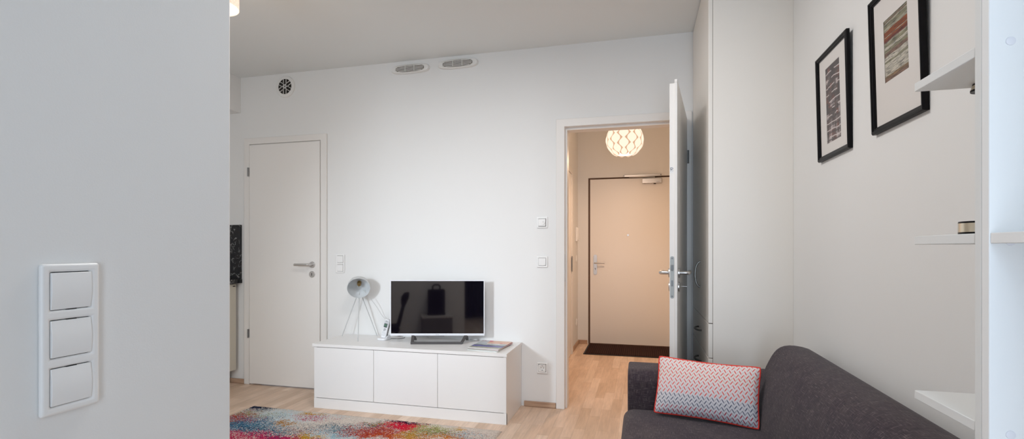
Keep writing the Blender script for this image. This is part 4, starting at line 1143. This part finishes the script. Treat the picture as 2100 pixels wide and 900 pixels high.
# ------------------------------------------------------------------ cushion leaning on the far armrest
def cushion():
    W, Hh, T = 0.420, 0.252, 0.105
    nx, nz = 44, 28
    bl, br = Vector((0.052, 2.300, 0.440)), Vector((0.462, 2.205, 0.432))
    xdir = (br - bl); xdir.normalize()
    up = Vector((0.055, 0.085, 0.235)); up = (up - xdir * up.dot(xdir)).normalized()
    nrm = xdir.cross(up).normalized()      # towards the viewer
    org = (bl + br) / 2
    t = thing('cushion', 'white throw cushion with red zigzag pattern and red piping on the sofa', 'cushion', org)
    rot = Matrix((xdir, -nrm, up)).transposed()   # columns: x, y(into), z
    t.rotation_euler = rot.to_euler()
    def outline(u, v):
        # corners pull out to points, sides draw in
        x = (u - 0.5) * W; z = (v - 0.5) * Hh
        x *= 1 - 0.040 * (1 - (2 * v - 1) ** 2); z *= 1 - 0.075 * (1 - (2 * u - 1) ** 2)
        q = abs(2 * u - 1) ** 7 * abs(2 * v - 1) ** 7
        x *= 1 - 0.022 * q; z *= 1 - 0.03 * q
        return x, z + Hh / 2
    rnd = random.Random(3)
    def side(sgn):
        m = MB(); G = []
        for j in range(nz + 1):
            row = []
            for i in range(nx + 1):
                u, v = i / nx, j / nz; x, z = outline(u, v)
                a = max(0.0, (1 - (2 * u - 1) ** 2)); b = max(0.0, (1 - (2 * v - 1) ** 2))
                th = T / 2 * (a ** 0.42) * (b ** 0.46)
                th += 0.0016 * math.sin(9 * u + 5 * v) * (a * b) ** 0.4 + 0.0022 * math.sin(23 * u) * (1 - b) * a
                row.append(m.bm.verts.new((x, sgn * th, z)))
            G.append(row)
        for j in range(nz):
            for i in range(nx): m.bm.faces.new((G[j][i], G[j][i + 1], G[j + 1][i + 1], G[j + 1][i]))
        return m
    for sgn, nm in ((-1, 'front_cover'), (1, 'rear_cover')):
        m = side(sgn); bm_ = m.bm
        o = m.build(nm, M['chevron'], t, angle=180)
        uv = o.data.uv_layers.new(name='UVMap')
        for p in o.data.polygons:
            for li in p.loop_indices:
                vi = o.data.loops[li].vertex_index
                uv.data[li].uv = ((vi % (nx + 1)) / nx, (vi // (nx + 1)) / nz)
    pts = []
    for i in range(nx): pts.append((i / nx, 0))
    for j in range(nz): pts.append((1, j / nz))
    for i in range(nx): pts.append((1 - i / nx, 1))
    for j in range(nz): pts.append((0, 1 - j / nz))
    pts.append((0, 0)); path = []
    for u, v in pts:
        x, z = outline(u, v); path.append((x, 0, z))
    MB().tube(path, 0.0033, 8).build('piping', M['red'], t)
cushion()

# ------------------------------------------------------------------ things seen only mirrored in the television
t = thing('storage_box', 'grey box against the near wall, seen mirrored in the television', 'box', (-1.21, 1.02, 0))
box_obj('body', (-0.18, -0.13, 0), (0.18, 0.11, 0.335), M['darkwood'], t, 0.004)
box_obj('lid', (-0.185, -0.135, 0.335), (0.185, 0.115, 0.36), M['plinth'], t, 0.003)
t = thing('bag', 'black bag with a top handle standing on the grey box, seen mirrored in the television', 'bag', (-1.21, 0.985, 0.36))
m = MB(); m.prism([(-0.108, 0), (0.108, 0), (0.100, 0.03), (0.100, 0.31), (-0.100, 0.31), (-0.100, 0.03)], 'y', -0.06, 0.07); m.build('body', M['bag'], t, 0.012)
MB().tube([(-0.045, 0, 0.30), (-0.045, 0, 0.345), (-0.025, 0, 0.365), (0.025, 0, 0.365), (0.045, 0, 0.345), (0.045, 0, 0.30)], 0.010, 10).build('handle', M['bag'], t)
t = thing('lounge_chair', 'low black chair left of the bag, seen mirrored in the television', 'chair', (-1.72, 1.25, 0), 0)
m = MB(); m.box((-0.32, -0.20, 0.235), (0.06, 0.20, 0.285)); m.build('seat', M['bag'], t, 0.02)
m = MB(); m.prism([(0.020, 0.270), (0.065, 0.270), (0.120, 0.50), (0.165, 0.60), (0.175, 0.665), (0.120, 0.660), (0.080, 0.610), (0.078, 0.54), (0.085, 0.50)], 'y', -0.05, 0.05); m.build('backrest', M['bag'], t, 0.012)
for x in (-0.28, 0.03):
    for y in (-0.17, 0.17): MB().cyl((x, y, 0), (x, y, 0.24), 0.013, seg=12).build('leg', M['bag'], t)
# dark curtain beside the right-hand window
m = MB(); A = []
for i in range(61):
    x = -0.84 + 0.74 * i / 60; y = -1.12 + 0.022 * math.sin(i * 1.15) + 0.006 * math.sin(i * 2.9)
    A.append(m.verts([(x, y, 0.02), (x, y, 2.5), (x, y - 0.003, 2.5), (x, y - 0.003, 0.02)]))
for a, b in zip(A, A[1:]):
    for k in range(4): m.bm.faces.new((a[k], a[(k + 1) % 4], b[(k + 1) % 4], b[k]))
m.bm.faces.new(A[0]); m.bm.faces.new(A[-1][::-1])
t = thing('curtain', 'dark navy curtain by the window, seen mirrored at the right side of the television', 'curtain')
m.build('drape', mat('navy_curtain', (0.012, 0.016, 0.035), 0.95, spec=0.1), t)
MB().cyl((-0.845, -1.12, 2.515), (0.70, -1.12, 2.515), 0.012, seg=12).build('curtain_rod', M['steeldark'], t)

# ------------------------------------------------------------------ light
def area(name, loc, rot, sx, sy, power, color, spread=180):
    l = bpy.data.lights.new(name, 'AREA'); l.shape = 'RECTANGLE'; l.size = sx; l.size_y = sy; l.energy = power; l.color = color
    l.spread = math.radians(spread)
    o = bpy.data.objects.new(name, l); COL.objects.link(o); o.location = loc; o.rotation_euler = rot
    return o
def point(name, loc, power, color, r=0.05):
    l = bpy.data.lights.new(name, 'POINT'); l.energy = power; l.color = color; l.shadow_soft_size = r
    o = bpy.data.objects.new(name, l); COL.objects.link(o); o.location = loc; return o
# daylight entering at the two windows (area normal is -z: turn to +y)
def aim(o, target):
    o.rotation_euler = (Vector(target) - o.location).to_track_quat('-Z', 'Y').to_euler()
k = area('window_daylight', (-3.12, -1.15, 1.95), (PI/2, 0, 0), 0.40, 0.60, 6.0, (0.84, 0.92, 1.0), 42); aim(k, (-1.30, 3.6, 0.70))
area('window_daylight', (-2.62, -1.19, 1.25), (PI/2, 0, 0), 1.1, 2.1, 19, (0.78, 0.89, 1.0), 160)
k = area('window_daylight', (0.315, -1.19, 1.25), (PI/2, 0, 0), 0.66, 2.1, 16.5, (0.68, 0.83, 1.0), 112); aim(k, (0.66, 1.5, 1.25))
k = area('added_ceiling_fill', (-0.70, 1.85, CEIL - 0.05), (0, 0, 0), 0.6, 0.6, 23, (1.0, 0.965, 0.94)); k.data.shape = 'DISK'  # unseen soft light added under the ceiling to brighten the room
k = area('hall_bulb', (HL[0], HL[1], HL[2] - 0.17), (0, 0, 0), 0.2, 0.2, 12.5, (1.0, 0.66, 0.43)); k.data.shape = 'DISK'
point('hall_bulb', (HL[0], HL[1], HL[2] + 0.26), 5, (1.0, 0.62, 0.36), 0.06)
point('ceiling_bulb', (-2.104, 2.10, CEIL - 0.36), 1.6, (1.0, 0.75, 0.5), 0.06)

w = bpy.data.worlds.new('daylight_sky'); SC.world = w; w.use_nodes = True
nt = w.node_tree; bg = nt.nodes['Background']
sky = nt.nodes.new('ShaderNodeTexSky'); sky.sky_type = 'NISHITA'; sky.sun_disc = False; sky.sun_elevation = math.radians(40); sky.sun_rotation = math.radians(160)
nt.links.new(sky.outputs[0], bg.inputs[0]); bg.inputs[1].default_value = 0.12

# ------------------------------------------------------------------ camera
cam = bpy.data.cameras.new('camera'); co = bpy.data.objects.new('camera', cam); COL.objects.link(co)
cam.sensor_fit = 'HORIZONTAL'; cam.sensor_width = 36.0; cam.lens = 36.0 * 1028.6 / 2100.0
cam.shift_y = 61.0 / 2100.0; cam.clip_start = 0.02
co.location = (0, 0, 1.16); co.rotation_euler = (PI/2, 0, YAW)
SC.camera = co
vs = SC.view_settings
SC.display_settings.display_device = 'sRGB'
vs.view_transform = 'Standard'; vs.look = 'None'; vs.gamma = 1.0; vs.use_curve_mapping = False
vs.exposure = 0.09
SC.cycles.max_bounces = 14; SC.cycles.diffuse_bounces = 8; SC.cycles.glossy_bounces = 6; SC.cycles.transparent_max_bounces = 12
SC.cycles.sample_clamp_indirect = 6.0
